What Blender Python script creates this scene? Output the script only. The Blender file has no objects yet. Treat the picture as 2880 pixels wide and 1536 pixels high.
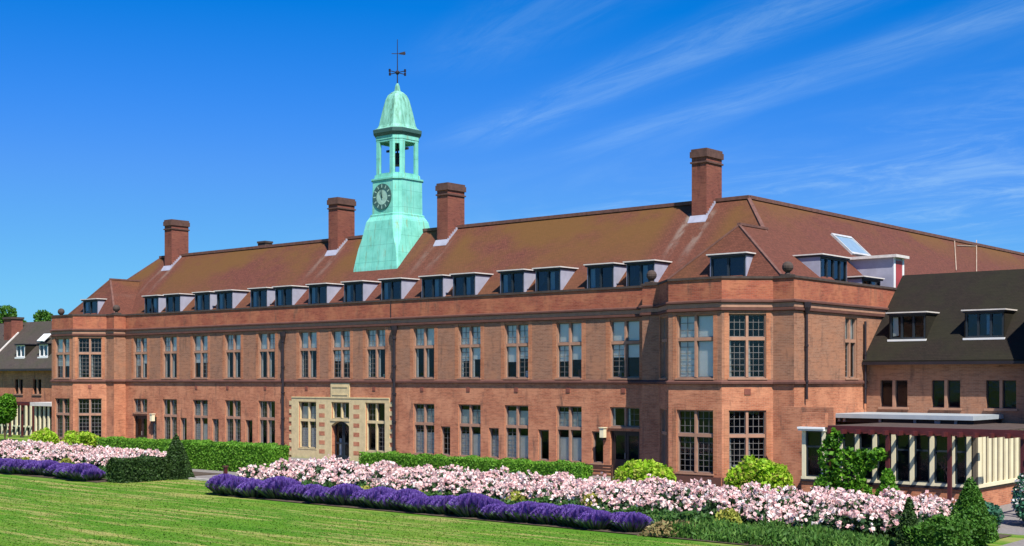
import bpy, math, random
import numpy as np
from mathutils import Vector
random.seed(7); RNG = np.random.default_rng(7)
S = bpy.context.scene
COL = S.collection
# ------------------------------------------------------------------ camera, sky, sun, exposure
HZ, DD, HC, FPX = 1064.0, 56.0, 5.2, 3659.0
AC, AS = 0.6476, 0.7620
cam = bpy.data.cameras.new('camera'); cam.lens = 36 * FPX / 2880; cam.sensor_width = 36; cam.sensor_fit = 'HORIZONTAL'
cam.shift_y = (HZ - 768) / 2880; cam.clip_end = 3000; cam.clip_start = 0.5
camo = bpy.data.objects.new('camera', cam); COL.objects.link(camo)
camo.location = (0, -DD, HC); camo.rotation_euler = (math.pi / 2, 0, math.atan2(AC, AS)); S.camera = camo
SUN = Vector((0.50, -0.29, 0.79)).normalized()
w = bpy.data.worlds.new('World'); S.world = w; w.use_nodes = True
nt = w.node_tree; N = nt.nodes; Lk = nt.links
bg = N['Background']; bg.inputs['Strength'].default_value = 0.072
sky = N.new('ShaderNodeTexSky'); sky.sky_type = 'NISHITA'; sky.sun_disc = False
sky.sun_elevation = math.asin(SUN.z); sky.sun_rotation = math.atan2(SUN.x, SUN.y)
sky.air_density = 1.0; sky.dust_density = 0.3; sky.ozone_density = 2.5; sky.altitude = 50
hs = N.new('ShaderNodeHueSaturation'); hs.inputs['Saturation'].default_value = 1.2
Lk.new(sky.outputs[0], hs.inputs['Color'])
tn = N.new('ShaderNodeMix'); tn.data_type = 'RGBA'; tn.blend_type = 'MULTIPLY'; tn.inputs[0].default_value = 1; Lk.new(hs.outputs[0], tn.inputs[6]); tn.inputs[7].default_value = (0.40, 0.66, 1.36, 1)
# thin cirrus: stretched noise on a high horizontal layer (direction / height)
def M(op, a, b=None, c=None, tree=nt):
    n = tree.nodes.new('ShaderNodeMath'); n.operation = op
    for i, q in enumerate((a, b, c)):
        if q is None: continue
        if isinstance(q, (int, float)): n.inputs[i].default_value = q
        else: tree.links.new(q, n.inputs[i])
    return n.outputs[0]
tc = N.new('ShaderNodeTexCoord'); sp = N.new('ShaderNodeSeparateXYZ'); Lk.new(tc.outputs['Generated'], sp.inputs[0])
zz = M('MAXIMUM', sp.outputs[2], 0.02)
px_ = M('DIVIDE', sp.outputs[0], zz); py_ = M('DIVIDE', sp.outputs[1], zz)
al = M('ADD', M('MULTIPLY', px_, -0.912), M('MULTIPLY', py_, 0.41))
ac = M('ADD', M('MULTIPLY', px_, 0.41), M('MULTIPLY', py_, 0.912))
def cl_noise(sa, sc, off, detail, rough, dist, lo, hi):
    cb = N.new('ShaderNodeCombineXYZ'); Lk.new(M('MULTIPLY', al, sa), cb.inputs[0]); Lk.new(M('MULTIPLY', ac, sc), cb.inputs[1]); cb.inputs[2].default_value = off
    nn = N.new('ShaderNodeTexNoise'); nn.inputs['Scale'].default_value = 1; nn.inputs['Detail'].default_value = detail
    nn.inputs['Roughness'].default_value = rough; nn.inputs['Distortion'].default_value = dist; Lk.new(cb.outputs[0], nn.inputs['Vector'])
    mr = N.new('ShaderNodeMapRange'); mr.interpolation_type = 'SMOOTHSTEP'; mr.inputs[1].default_value = lo; mr.inputs[2].default_value = hi
    Lk.new(nn.outputs['Fac'], mr.inputs[0]); return mr.outputs[0]
def sm(x, lo, hi):
    mr = N.new('ShaderNodeMapRange'); mr.interpolation_type = 'SMOOTHSTEP'; mr.inputs[1].default_value = lo; mr.inputs[2].default_value = hi
    Lk.new(x, mr.inputs[0]); return mr.outputs[0]
c1 = cl_noise(0.40, 1.5, 3.1, 7, 0.60, 0.6, 0.42, 0.88)
c2 = cl_noise(0.9, 1.3, 9.4, 9, 0.68, 0.9, 0.45, 0.80)
c3 = cl_noise(1.3, 6.5, 5.7, 9, 0.72, 0.8, 0.28, 0.78)
def streak(c, wd, a0, a1, src=None, amp=1.0):
    b_ = M('SUBTRACT', 1.0, sm(M('ABSOLUTE', M('SUBTRACT', src or ac, c)), wd * .1, wd)); return M('MULTIPLY', M('MULTIPLY', b_, M('SUBTRACT', 1.0, sm(al, a0, a1))), amp)
bands = M('ADD', M('ADD', streak(2.20, .26, 4.6, 5.5), streak(2.74, .24, 4.5, 5.5, amp=.9)), streak(1.62, .30, 3.4, 4.2, amp=.5))
contr = M('ADD', streak(6.11, .10, 3.6, 4.6, py_, .45), streak(7.3, .10, 3.9, 4.8, py_, .3))
mk = sm(ac, 1.7, 3.0)
mk2 = sm(ac, 2.9, 4.2)
hz = sm(sp.outputs[2], 0.05, 0.13)
veil = M('ADD', M('MULTIPLY', M('MULTIPLY', c1, mk), .45), M('MULTIPLY', M('MULTIPLY', c2, mk2), 1.5))
cl = M('MULTIPLY', M('ADD', M('ADD', veil, M('MULTIPLY', bands, M('ADD', M('MULTIPLY', c3, .75), .1))), contr), M('MULTIPLY', hz, 0.26))
mx = N.new('ShaderNodeMix'); mx.data_type = 'RGBA'; Lk.new(M('MINIMUM', cl, 0.8), mx.inputs[0]); sc_ = N.new('ShaderNodeSeparateColor'); Lk.new(tn.outputs[2], sc_.inputs[0]); cc_ = N.new('ShaderNodeCombineColor')
r_ = sc_.outputs[0]
Lk.new(M('MAXIMUM', M('SMOOTH_MIN', M('MULTIPLY_ADD', r_, 1.658, -.806), M('MULTIPLY_ADD', r_, .675, .177), .15), .02), cc_.inputs[0])
Lk.new(M('MULTIPLY', sc_.outputs[1], 1.05), cc_.inputs[1]); Lk.new(M('SMOOTH_MIN', sc_.outputs[2], 8.5, 1.5), cc_.inputs[2]); Lk.new(cc_.outputs[0], mx.inputs[6])
mx.inputs[7].default_value = (5.0, 7.4, 9.0, 1)
Lk.new(mx.outputs[2], bg.inputs[0])
sl = bpy.data.lights.new('sun', 'SUN'); sl.energy = 5.0; sl.angle = math.radians(0.5); sl.color = (1.0, 0.95, 0.87)
so = bpy.data.objects.new('sun', sl); COL.objects.link(so); so.rotation_euler = SUN.to_track_quat('Z', 'Y').to_euler(); so.location = (30, -60, 80)
S.view_settings.view_transform = 'Standard'; S.view_settings.look = 'None'; S.view_settings.gamma = 1; S.view_settings.exposure = 0.60
S.cycles.max_bounces = 6; S.cycles.transparent_max_bounces = 12
# ------------------------------------------------------------------ helpers
def uu(px): return (px - 1440.0) / FPX
def xat(px, Y=0.0):                      # world X where image column px meets the vertical plane at depth Y
    u = uu(px); t = (DD + Y) / (AS + AC * u); return t * (-AC + AS * u)
def yat(px, X):                          # world Y where column px meets the vertical plane at X
    u = uu(px); t = X / (-AC + AS * u); return t * (AS + AC * u) - DD
def lerp(a, b, k): return a + (b - a) * k
def tag(o, label=None, cat=None, group=None, kind=None):
    if label: o['label'] = label
    if cat: o['category'] = cat
    if group: o['group'] = group
    if kind: o['kind'] = kind
    return o
def root(name, loc, label, cat, group=None):
    o = bpy.data.objects.new(name, None); COL.objects.link(o); o.location = loc; o.empty_display_size = 0.3
    o['org'] = list(loc); del o['org']
    ROOTLOC[o.name] = Vector(loc)
    return tag(o, label, cat, group)
ROOTLOC = {}
def uvproj(me):
    n = len(me.loops)
    if n == 0: return
    uvl = me.uv_layers.new(name='UVMap')
    co = np.empty(len(me.vertices) * 3); me.vertices.foreach_get('co', co); co = co.reshape(-1, 3)
    li = np.empty(n, dtype=np.int32); me.loops.foreach_get('vertex_index', li)
    fn = np.empty(len(me.polygons) * 3); me.polygons.foreach_get('normal', fn); fn = fn.reshape(-1, 3)
    lt = np.empty(len(me.polygons), dtype=np.int32); me.polygons.foreach_get('loop_total', lt)
    nrm = np.repeat(fn, lt, axis=0)
    t = np.cross(np.array([0, 0, 1.0]), nrm); ln = np.linalg.norm(t, axis=1)
    flat = ln < 0.08
    t[flat] = (1, 0, 0); ln[flat] = 1; t /= ln[:, None]
    b = np.cross(nrm, t)
    p = co[li]
    uv = np.stack([(p * t).sum(1), (p * b).sum(1)], axis=1)
    uvl.data.foreach_set('uv', uv.ravel())
class MB:
    def __init__(s): s.v = []; s.f = []; s.m = []
    def face(s, pts, mi=0):
        i = len(s.v); s.v += [tuple(p) for p in pts]; s.f.append(tuple(range(i, i + len(pts)))); s.m.append(mi)
    def hexa(s, c, mi=0):                # c: 4 bottom, 4 top, counter clockwise from above
        i = len(s.v); s.v += [tuple(p) for p in c]
        for q in ((3, 2, 1, 0), (4, 5, 6, 7), (0, 1, 5, 4), (1, 2, 6, 5), (2, 3, 7, 6), (3, 0, 4, 7)):
            s.f.append(tuple(i + k for k in q)); s.m.append(mi)
    def box(s, x0, x1, y0, y1, z0, z1, mi=0):
        s.hexa([(x0, y0, z0), (x1, y0, z0), (x1, y1, z0), (x0, y1, z0), (x0, y0, z1), (x1, y0, z1), (x1, y1, z1), (x0, y1, z1)], mi)
    def fbox(s, F, s0, s1, o0, o1, z0, z1, mi=0):   # box in wall frame; o is outward, o1 > o0
        s.hexa([F(s0, o1, z0), F(s1, o1, z0), F(s1, o0, z0), F(s0, o0, z0), F(s0, o1, z1), F(s1, o1, z1), F(s1, o0, z1), F(s0, o0, z1)], mi)
    def bar(s, a, b, wd, mi=0, wd2=None):
        a = Vector(a); b = Vector(b); d = (b - a).normalized()
        q = d.cross(Vector((0, 0, 1)));
        if q.length < 1e-3: q = Vector((1, 0, 0))
        q.normalize(); r = q.cross(d); w2 = wd if wd2 is None else wd2
        q = q * wd / 2; r = r * w2 / 2
        s.hexa([a - q - r, a + q - r, b + q - r, b - q - r, a - q + r, a + q + r, b + q + r, b - q + r], mi)
    def cyl(s, c, r0, r1, z0, z1, n=12, mi=0, cap=True, ph=0.0):
        a = [(c[0] + r0 * math.cos(ph + 2 * math.pi * k / n), c[1] + r0 * math.sin(ph + 2 * math.pi * k / n), z0) for k in range(n)]
        b = [(c[0] + r1 * math.cos(ph + 2 * math.pi * k / n), c[1] + r1 * math.sin(ph + 2 * math.pi * k / n), z1) for k in range(n)]
        s.ring(a, b, mi)
        if cap: s.face(b, mi); s.face(a[::-1], mi)
    def ring(s, a, b, mi=0):
        i = len(s.v); n = len(a); s.v += [tuple(p) for p in a] + [tuple(p) for p in b]
        for k in range(n):
            s.f.append((i + k, i + (k + 1) % n, i + n + (k + 1) % n, i + n + k)); s.m.append(mi)
    def ball(s, c, r, n=12, mi=0):
        rs = []
        for j in range(0, n // 2 + 1):
            th = math.pi * j / (n // 2) - math.pi / 2; rr = max(r * math.cos(th), 1e-4); z = c[2] + r * math.sin(th)
            rs.append([(c[0] + rr * math.cos(2 * math.pi * k / n), c[1] + rr * math.sin(2 * math.pi * k / n), z) for k in range(n)])
        for j in range(len(rs) - 1): s.ring(rs[j], rs[j + 1], mi)
    def build(s, name, mats, parent=None, top=None, smooth=False):
        top_ = top or parent
        off = ROOTLOC.get(top_.name, Vector((0, 0, 0))) if top_ is not None else Vector((0, 0, 0))
        me = bpy.data.meshes.new(name)
        me.from_pydata([(p[0] - off.x, p[1] - off.y, p[2] - off.z) for p in s.v], [], s.f)
        if not isinstance(mats, (list, tuple)): mats = [mats]
        for m in mats: me.materials.append(m)
        if len(mats) > 1: me.polygons.foreach_set('material_index', s.m)
        me.update(); uvproj(me)
        if smooth: me.polygons.foreach_set('use_smooth', [True] * len(me.polygons))
        o = bpy.data.objects.new(name, me); COL.objects.link(o)
        if parent is not None: o.parent = parent
        return o
def frame(p0, p1):
    d = Vector((p1[0] - p0[0], p1[1] - p0[1])); L = d.length; d /= L; n = Vector((d.y, -d.x))
    def F(s, o, z): return (p0[0] + d.x * s + n.x * o, p0[1] + d.y * s + n.y * o, z)
    F.L = L; F.d = d; F.n = n
    return F
def wall_sheet(mb, F, s0, s1, z0, z1, holes, depth=0.3, mi=0, out=0.0, rmi=None):
    hs_ = [h for h in holes if h[1] > s0 and h[0] < s1 and h[3] > z0 and h[2] < z1]
    ss = sorted({s0, s1} | {min(max(v, s0), s1) for h in hs_ for v in h[:2]}); zs = sorted({z0, z1} | {min(max(v, z0), z1) for h in hs_ for v in h[2:4]})
    for i in range(len(ss) - 1):
        for j in range(len(zs) - 1):
            a, b, c, d = ss[i], ss[i + 1], zs[j], zs[j + 1]; ms, mz = (a + b) / 2, (c + d) / 2
            if any(h[0] < ms < h[1] and h[2] < mz < h[3] for h in hs_): continue
            mb.face([F(a, out, c), F(b, out, c), F(b, out, d), F(a, out, d)], mi)
    r = mi if rmi is None else rmi
    for h in hs_:
        a, b, c, d = h[:4]; dp = -depth
        mb.face([F(a, out, c), F(a, out, d), F(a, dp, d), F(a, dp, c)], r)
        mb.face([F(b, out, c), F(b, dp, c), F(b, dp, d), F(b, out, d)], r)
        mb.face([F(a, out, d), F(b, out, d), F(b, dp, d), F(a, dp, d)], r)
        mb.face([F(a, out, c), F(a, dp, c), F(b, dp, c), F(b, out, c)], r)
def offset_poly(pts, o):
    res = []
    for i, p in enumerate(pts):
        ds = []
        if i > 0: ds.append((Vector(p) - Vector(pts[i - 1])).normalized())
        if i < len(pts) - 1: ds.append((Vector(pts[i + 1]) - Vector(p)).normalized())
        ns = [Vector((d.y, -d.x)) for d in ds]
        if len(ns) == 1: q = Vector(p) + ns[0] * o
        else:
            m = (ns[0] + ns[1]).normalized(); q = Vector(p) + m * (o / max(0.3, m.dot(ns[0])))
        res.append((q.x, q.y))
    return res
def sweep(mb, pts, prof, mi=0):          # prof: closed list of (out, z)
    rings = [[(*q, z) for q in offset_poly(pts, o)] for o, z in prof]; n = len(prof)
    for k in range(n):
        a, b = rings[k], rings[(k + 1) % n]
        for i in range(len(pts) - 1): mb.face([a[i], a[i + 1], b[i + 1], b[i]], mi)
    mb.face([r[0] for r in rings], mi); mb.face([r[-1] for r in rings][::-1], mi)
# ------------------------------------------------------------------ materials
def newmat(name):
    m = bpy.data.materials.new(name); m.use_nodes = True; t = m.node_tree; return m, t, t.nodes['Principled BSDF']
def rgb(c): return (c[0], c[1], c[2], 1)
def noise(t, scale, detail=4, rough=0.6, vec=None, stretch=None, coord='Object'):
    tcn = t.nodes.new('ShaderNodeTexCoord'); src = tcn.outputs[coord] if vec is None else vec
    if stretch:
        mp = t.nodes.new('ShaderNodeMapping'); mp.inputs['Scale'].default_value = stretch[:3]
        if len(stretch) > 3: mp.inputs['Rotation'].default_value = (0, 0, stretch[3])
        t.links.new(src, mp.inputs[0]); src = mp.outputs[0]
    n = t.nodes.new('ShaderNodeTexNoise'); n.inputs['Scale'].default_value = scale; n.inputs['Detail'].default_value = detail
    n.inputs['Roughness'].default_value = rough; t.links.new(src, n.inputs['Vector']); return n.outputs['Fac']
def ramp(t, fac, stops):
    r = t.nodes.new('ShaderNodeValToRGB'); e = r.color_ramp.elements
    while len(e) < len(stops): e.new(0.5)
    for i, (p, c) in enumerate(stops): e[i].position = p; e[i].color = rgb(c)
    t.links.new(fac, r.inputs[0]); return r.outputs[0]
def mixc(t, fac, a, b, mode='MIX'):
    m = t.nodes.new('ShaderNodeMix'); m.data_type = 'RGBA'; m.blend_type = mode
    for i, q in ((0, fac), (6, a), (7, b)):
        if isinstance(q, (int, float)): m.inputs[i].default_value = q
        elif isinstance(q, tuple): m.inputs[i].default_value = rgb(q)
        else: t.links.new(q, m.inputs[i])
    return m.outputs[2]
def plain(name, c, rough=0.7, var=0.25, scale=2.0, metal=0.0, spec=0.4):
    m, t, p = newmat(name); f = noise(t, scale, 5)
    col = ramp(t, f, [(0.25, tuple(x * (1 - var) for x in c)), (0.75, tuple(min(1, x * (1 + var)) for x in c))])
    t.links.new(col, p.inputs['Base Color']); p.inputs['Roughness'].default_value = rough; p.inputs['Metallic'].default_value = metal
    p.inputs['Specular IOR Level'].default_value = spec; return m
def brick(name, ca, cb, mortar, patch, dirt=(0.15, 0.085, 0.06)):
    m, t, p = newmat(name)
    tcn = t.nodes.new('ShaderNodeTexCoord')
    b = t.nodes.new('ShaderNodeTexBrick'); b.inputs['Color1'].default_value = rgb(ca); b.inputs['Color2'].default_value = rgb(cb); b.inputs['Mortar'].default_value = rgb(mortar)
    b.inputs['Scale'].default_value = 1; b.inputs['Mortar Size'].default_value = 0.008; b.inputs['Brick Width'].default_value = 0.23; b.inputs['Row Height'].default_value = 0.078; b.inputs['Bias'].default_value = 0.0
    t.links.new(tcn.outputs['UV'], b.inputs['Vector'])
    f1 = noise(t, 0.75, 6, 0.68, tcn.outputs['UV']); f2 = noise(t, 3.2, 4, 0.7, tcn.outputs['UV'], (1, 2.4, 1)); f3 = noise(t, 0.9, 6, 0.7, tcn.outputs['UV'], (2.2, 0.5, 1))
    col = mixc(t, M('MULTIPLY', ssn(t, f1, 0.42, 0.62), 0.85, tree=t), b.outputs['Color'], patch)
    col = mixc(t, M('MULTIPLY', ssn(t, f2, 0.5, 0.8), 0.5, tree=t), col, tuple(x * 0.62 for x in ca))
    col = mixc(t, M('MULTIPLY', ssn(t, f3, 0.53, 0.72), 0.8, tree=t), col, dirt)
    f4 = noise(t, 1.6, 4, 0.75, tcn.outputs['UV'], (0.9, 6, 1)); col = mixc(t, 1.0, col, ramp(t, f4, [(0.32, (0.62, 0.60, 0.6)), (0.5, (1, 1, 1)), (0.7, (1, .97, .95))]), 'MULTIPLY')
    t.links.new(col, p.inputs['Base Color']); p.inputs['Roughness'].default_value = 0.88; p.inputs['Specular IOR Level'].default_value = 0.2
    bp = t.nodes.new('ShaderNodeBump'); bp.inputs['Strength'].default_value = 0.4; bp.inputs['Distance'].default_value = 0.01; t.links.new(b.outputs['Fac'], bp.inputs['Height']); bp.invert = True
    t.links.new(bp.outputs[0], p.inputs['Normal']); return m
def ssn(t, x, lo, hi):
    mr = t.nodes.new('ShaderNodeMapRange'); mr.interpolation_type = 'SMOOTHSTEP'; mr.inputs[1].default_value = lo; mr.inputs[2].default_value = hi
    t.links.new(x, mr.inputs[0]); return mr.outputs[0]
def tiles(name, base, moss, dark, mossamt=0.8, scale=0.2):
    m, t, p = newmat(name); tcn = t.nodes.new('ShaderNodeTexCoord')
    b = t.nodes.new('ShaderNodeTexBrick'); b.inputs['Color1'].default_value = rgb(base); b.inputs['Color2'].default_value = rgb(tuple(x * 0.72 for x in base)); b.inputs['Mortar'].default_value = rgb(tuple(x * 0.35 for x in base))
    b.inputs['Scale'].default_value = 1; b.inputs['Mortar Size'].default_value = 0.006; b.inputs['Brick Width'].default_value = 0.17; b.inputs['Row Height'].default_value = 0.11
    t.links.new(tcn.outputs['UV'], b.inputs['Vector'])
    f1 = noise(t, scale, 6, 0.6, tcn.outputs['UV'], (1, 1.2, 1)); f2 = noise(t, 1.5, 5, 0.7, tcn.outputs['UV'], (1.6, 0.6, 1)); f3 = noise(t, 6, 3, 0.7, tcn.outputs['UV'])
    col = mixc(t, M('MULTIPLY', ssn(t, f1, 0.40, 0.62), mossamt, tree=t), b.outputs['Color'], moss)
    col = mixc(t, M('MULTIPLY', ssn(t, f2, 0.5, 0.78), 0.6, tree=t), col, dark)
    col = mixc(t, M('MULTIPLY', ssn(t, f3, 0.52, 0.75), 0.35, tree=t), col, tuple(min(1, x * 1.5) for x in base))
    f5 = noise(t, 1.5, 4, 0.8, tcn.outputs['UV'], (0.7, 7, 1)); col = mixc(t, 1.0, col, ramp(t, f5, [(0.32, (0.68, 0.68, 0.68)), (0.5, (1, 1, 1)), (0.7, (1.0, 1.0, 1.0))]), 'MULTIPLY')
    t.links.new(col, p.inputs['Base Color']); p.inputs['Roughness'].default_value = 0.85; p.inputs['Specular IOR Level'].default_value = 0.25
    bp = t.nodes.new('ShaderNodeBump'); bp.inputs['Strength'].default_value = 0.6; bp.inputs['Distance'].default_value = 0.02; bp.invert = True; t.links.new(b.outputs['Fac'], bp.inputs['Height'])
    t.links.new(bp.outputs[0], p.inputs['Normal']); return m
def leafmat(name, ca, cb, cc, trans=0.3, rough=0.6):
    m, t, p = newmat(name); g = t.nodes.new('ShaderNodeNewGeometry')
    f = noise(t, 1.2, 4, 0.6)
    col = ramp(t, g.outputs['Random Per Island'], [(0.0, ca), (0.55, cb), (1.0, cc)])
    col = mixc(t, M('MULTIPLY', ssn(t, f, 0.4, 0.7), 0.5, tree=t), col, tuple(x * 0.6 for x in ca))
    t.links.new(col, p.inputs['Base Color']); p.inputs['Roughness'].default_value = rough; p.inputs['Specular IOR Level'].default_value = 0.25
    tr = t.nodes.new('ShaderNodeBsdfTranslucent'); t.links.new(col, tr.inputs[0]); ms = t.nodes.new('ShaderNodeMixShader'); ms.inputs[0].default_value = trans
    t.links.new(p.outputs[0], ms.inputs[1]); t.links.new(tr.outputs[0], ms.inputs[2]); t.links.new(ms.outputs[0], t.nodes['Material Output'].inputs[0]); return m
def glass(name, tint=(0.75, 0.85, 0.9), amt=1.0):
    m, t, p = newmat(name); gl = t.nodes.new('ShaderNodeBsdfGlossy'); gl.inputs['Roughness'].default_value = 0.06; gl.inputs['Color'].default_value = (0.9, 0.95, 1, 1)
    tr = t.nodes.new('ShaderNodeBsdfTransparent'); tr.inputs[0].default_value = rgb(tint); fr = t.nodes.new('ShaderNodeFresnel'); fr.inputs[0].default_value = 1.5
    bp = t.nodes.new('ShaderNodeBump'); bp.inputs['Strength'].default_value = 0.15; bp.inputs['Distance'].default_value = 0.05; t.links.new(noise(t, 1.6, 2), bp.inputs['Height']); t.links.new(bp.outputs[0], gl.inputs['Normal'])
    ms = t.nodes.new('ShaderNodeMixShader'); t.links.new(M('MINIMUM', M('MULTIPLY', fr.outputs[0], 0.8 * amt, tree=t), 1.0, tree=t), ms.inputs[0]); t.links.new(tr.outputs[0], ms.inputs[1]); t.links.new(gl.outputs[0], ms.inputs[2])
    t.links.new(ms.outputs[0], t.nodes['Material Output'].inputs[0]); return m
BR_LOW = brick('brick_red', (0.506, 0.1837, 0.095), (0.3795, 0.126, 0.0665), (0.437, 0.252, 0.152), (0.575, 0.252, 0.1377))
BR_PIER = brick('brick_orange', (0.462, 0.17, 0.08075), (0.378, 0.13, 0.06175), (0.378, 0.22, 0.133), (0.504, 0.23, 0.1235))
BR_UP = brick('brick_tan', (0.355, 0.172, 0.105), (0.272, 0.125, 0.075), (0.34, 0.225, 0.15), (0.395, 0.185, 0.105))
BR_PAR = brick('brick_parapet', (0.3864, 0.1087, 0.0585), (0.2852, 0.075, 0.0429), (0.3128, 0.15, 0.1014), (0.4416, 0.165, 0.0858))
BR_CH = brick('brick_chimney', (0.2312, 0.069, 0.0465), (0.17, 0.051, 0.0372), (0.204, 0.102, 0.0744), (0.2448, 0.09, 0.0589), (0.068, 0.03, 0.0248))
TERRA = plain('terracotta_trim', (0.36, 0.195, 0.125), 0.8, 0.2, 3)
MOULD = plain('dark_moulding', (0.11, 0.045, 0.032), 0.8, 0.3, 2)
COPING = plain('weathered_coping', (0.065, 0.045, 0.036), 0.9, 0.4, 3)
STONE = plain('yellow_sandstone', (0.60, 0.47, 0.25), 0.85, 0.18, 3)
def roof_tiles():
    m = tiles('clay_roof_tiles', (0.155, 0.052, 0.034), (0.14, 0.07, 0.02), (0.09, 0.034, 0.026), 0.0)
    t = m.node_tree; p = t.nodes['Principled BSDF']; src = p.inputs['Base Color'].links[0].from_socket
    tcn = t.nodes.new('ShaderNodeTexCoord'); sp2 = t.nodes.new('ShaderNodeSeparateXYZ'); t.links.new(tcn.outputs['Object'], sp2.inputs[0])
    near = None; li = None
    for xr, wd in ((-87.4, 2.2), (-67.9, 2.2), (-57.4, 2.2), (-38.0, 2.6), (-61.5, 3.2), (-31.0, 5.0)):
        dx = M('ABSOLUTE', M('SUBTRACT', sp2.outputs[0], xr + 62 - .5, tree=t), tree=t); q = M('SUBTRACT', 1.0, ssn(t, dx, wd * .45, wd), tree=t)
        near = q if near is None else M('MAXIMUM', near, q, tree=t)
        if xr not in (-61.5, -31.0):
            l = M('SUBTRACT', 1.0, ssn(t, M('ABSOLUTE', M('SUBTRACT', dx, .62, tree=t), tree=t), .05, .42), tree=t)
            if xr != -38.0: l = M('MULTIPLY', l, .45, tree=t)
            li = l if li is None else M('MAXIMUM', li, l, tree=t)
    mo = noise(t, 0.16, 6, 0.6, tcn.outputs['Object'], (1, 1, 1.6))
    mf = M('MULTIPLY', M('MULTIPLY', ssn(t, mo, 0.34, 0.56), .85, tree=t), M('SUBTRACT', 1.0, M('MULTIPLY', near, .85, tree=t), tree=t), tree=t)
    up_ = ssn(t, sp2.outputs[2], 10.5, 14.3)
    col = mixc(t, M('MULTIPLY', mf, M('MULTIPLY_ADD', up_, .55, .38, tree=t), tree=t), src, (0.135, 0.068, 0.015))
    up_ = ssn(t, sp2.outputs[2], 10.5, 14.3)
    lf = M('MULTIPLY', M('MULTIPLY', li, ssn(t, noise(t, 1.3, 5, .7, tcn.outputs['Object'], (1.2, .5, .5)), .38, .62), tree=t), M('MULTIPLY', up_, .8, tree=t), tree=t)
    lf = M('MULTIPLY', lf, M('SUBTRACT', 1.0, ssn(t, sp2.outputs[2], 14.0, 14.6), tree=t), tree=t)
    col = mixc(t, lf, col, (0.26, 0.22, 0.18)); t.links.new(col, p.inputs['Base Color']); return m
ROOF = roof_tiles()
ROOF_UNUSED = None and tiles('clay_roof_tiles', (0.225, 0.085, 0.055), (0.20, 0.105, 0.03), (0.13, 0.06, 0.045), 0.7)
ROOFD = tiles('mossy_dark_tiles', (0.0216, 0.0154, 0.011), (0.0192, 0.0187, 0.0085), (0.012, 0.0099, 0.008), 0.7, 0.4)
RIDGE = plain('ridge_tiles', (0.13, 0.06, 0.045), 0.85, 0.4, 4)
LEAD = plain('lead_sheet', (0.33, 0.33, 0.40), 0.55, 0.15, 2)
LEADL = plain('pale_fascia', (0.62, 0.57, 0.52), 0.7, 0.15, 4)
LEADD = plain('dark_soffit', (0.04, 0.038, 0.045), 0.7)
DFRAME = plain('dark_blue_frame', (0.018, 0.026, 0.034), 0.5)
METAL = plain('grey_casement', (0.16, 0.15, 0.14), 0.6)
IRON = plain('black_iron', (0.022, 0.016, 0.02), 0.5)
WHITE = plain('white_paint', (0.78, 0.78, 0.76), 0.6, 0.06)
CREAM = plain('cream_paint', (0.74, 0.66, 0.44), 0.65, 0.1, 2)
CREAM_SHADE = plain('cream_gap_shade', (0.13, 0.105, 0.07), 0.7, 0.1, 2)  # darkened cream: shade of the gaps between battens put into the colour
BROWN = plain('oxblood_timber', (0.075, 0.013, 0.014), 0.55, 0.3, 3)
REDP = plain('red_panel', (0.35, 0.05, 0.05), 0.6)
WOODM = plain('dark_wood', (0.09, 0.04, 0.025), 0.7, 0.3, 5)
DOORM = plain('dark_door', (0.03, 0.018, 0.016), 0.5, 0.3, 3)
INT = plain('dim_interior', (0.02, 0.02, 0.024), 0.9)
BLIND = plain('pale_blind', (0.93, 0.86, 0.74), 0.8, 0.08, 1)
CURT = plain('white_curtain', (0.80, 0.71, 0.56), 0.9, 0.12, 6)
GLASS = glass('window_glass', (0.88, 0.93, 0.96)); GLASSB = glass('dormer_glass', (0.45, 0.6, 0.75), 1.6)
COPPER_M, t_, p_ = newmat('green_copper')
cp = ramp(t_, noise(t_, 1.2, 6, 0.65), [(0.25, (0.13, 0.44, 0.34)), (0.5, (0.19, 0.58, 0.46)), (0.8, (0.27, 0.66, 0.54))])
cp = mixc(t_, M('MULTIPLY', ssn(t_, noise(t_, 2.0, 5, 0.7, None, (2.2, 2.2, 0.2)), 0.54, 0.70), 0.75, tree=t_), cp, (0.24, 0.27, 0.12))
tcc = t_.nodes.new('ShaderNodeTexCoord'); bt = t_.nodes.new('ShaderNodeTexBrick'); t_.links.new(tcc.outputs['UV'], bt.inputs['Vector']); bt.inputs['Scale'].default_value = 1
bt.inputs['Brick Width'].default_value = .62; bt.inputs['Row Height'].default_value = 1.1; bt.inputs['Mortar Size'].default_value = .018; bt.offset = 0
for q_, c_ in (('Color1', (1, 1, 1, 1)), ('Color2', (.92, .95, .96, 1)), ('Mortar', (.66, .72, .72, 1))): bt.inputs[q_].default_value = c_
cp = mixc(t_, 1.0, cp, bt.outputs['Color'], 'MULTIPLY')
t_.links.new(cp, p_.inputs['Base Color']); p_.inputs['Roughness'].default_value = 0.7; p_.inputs['Specular IOR Level'].default_value = 0.3
COPPER = COPPER_M
COPPERD, t_, p_ = newmat('streaky_copper')
cp = ramp(t_, noise(t_, 1.8, 6, 0.7, None, (2.4, 2.4, 0.4)), [(0.32, (0.07, 0.15, 0.09)), (0.46, (0.15, 0.38, 0.27)), (0.60, (0.22, 0.52, 0.41)), (0.75, (0.34, 0.60, 0.48))])
t_.links.new(cp, p_.inputs['Base Color']); p_.inputs['Roughness'].default_value = 0.7
CDARK = plain('dark_green_copper', (0.045, 0.11, 0.095), 0.6)
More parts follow.
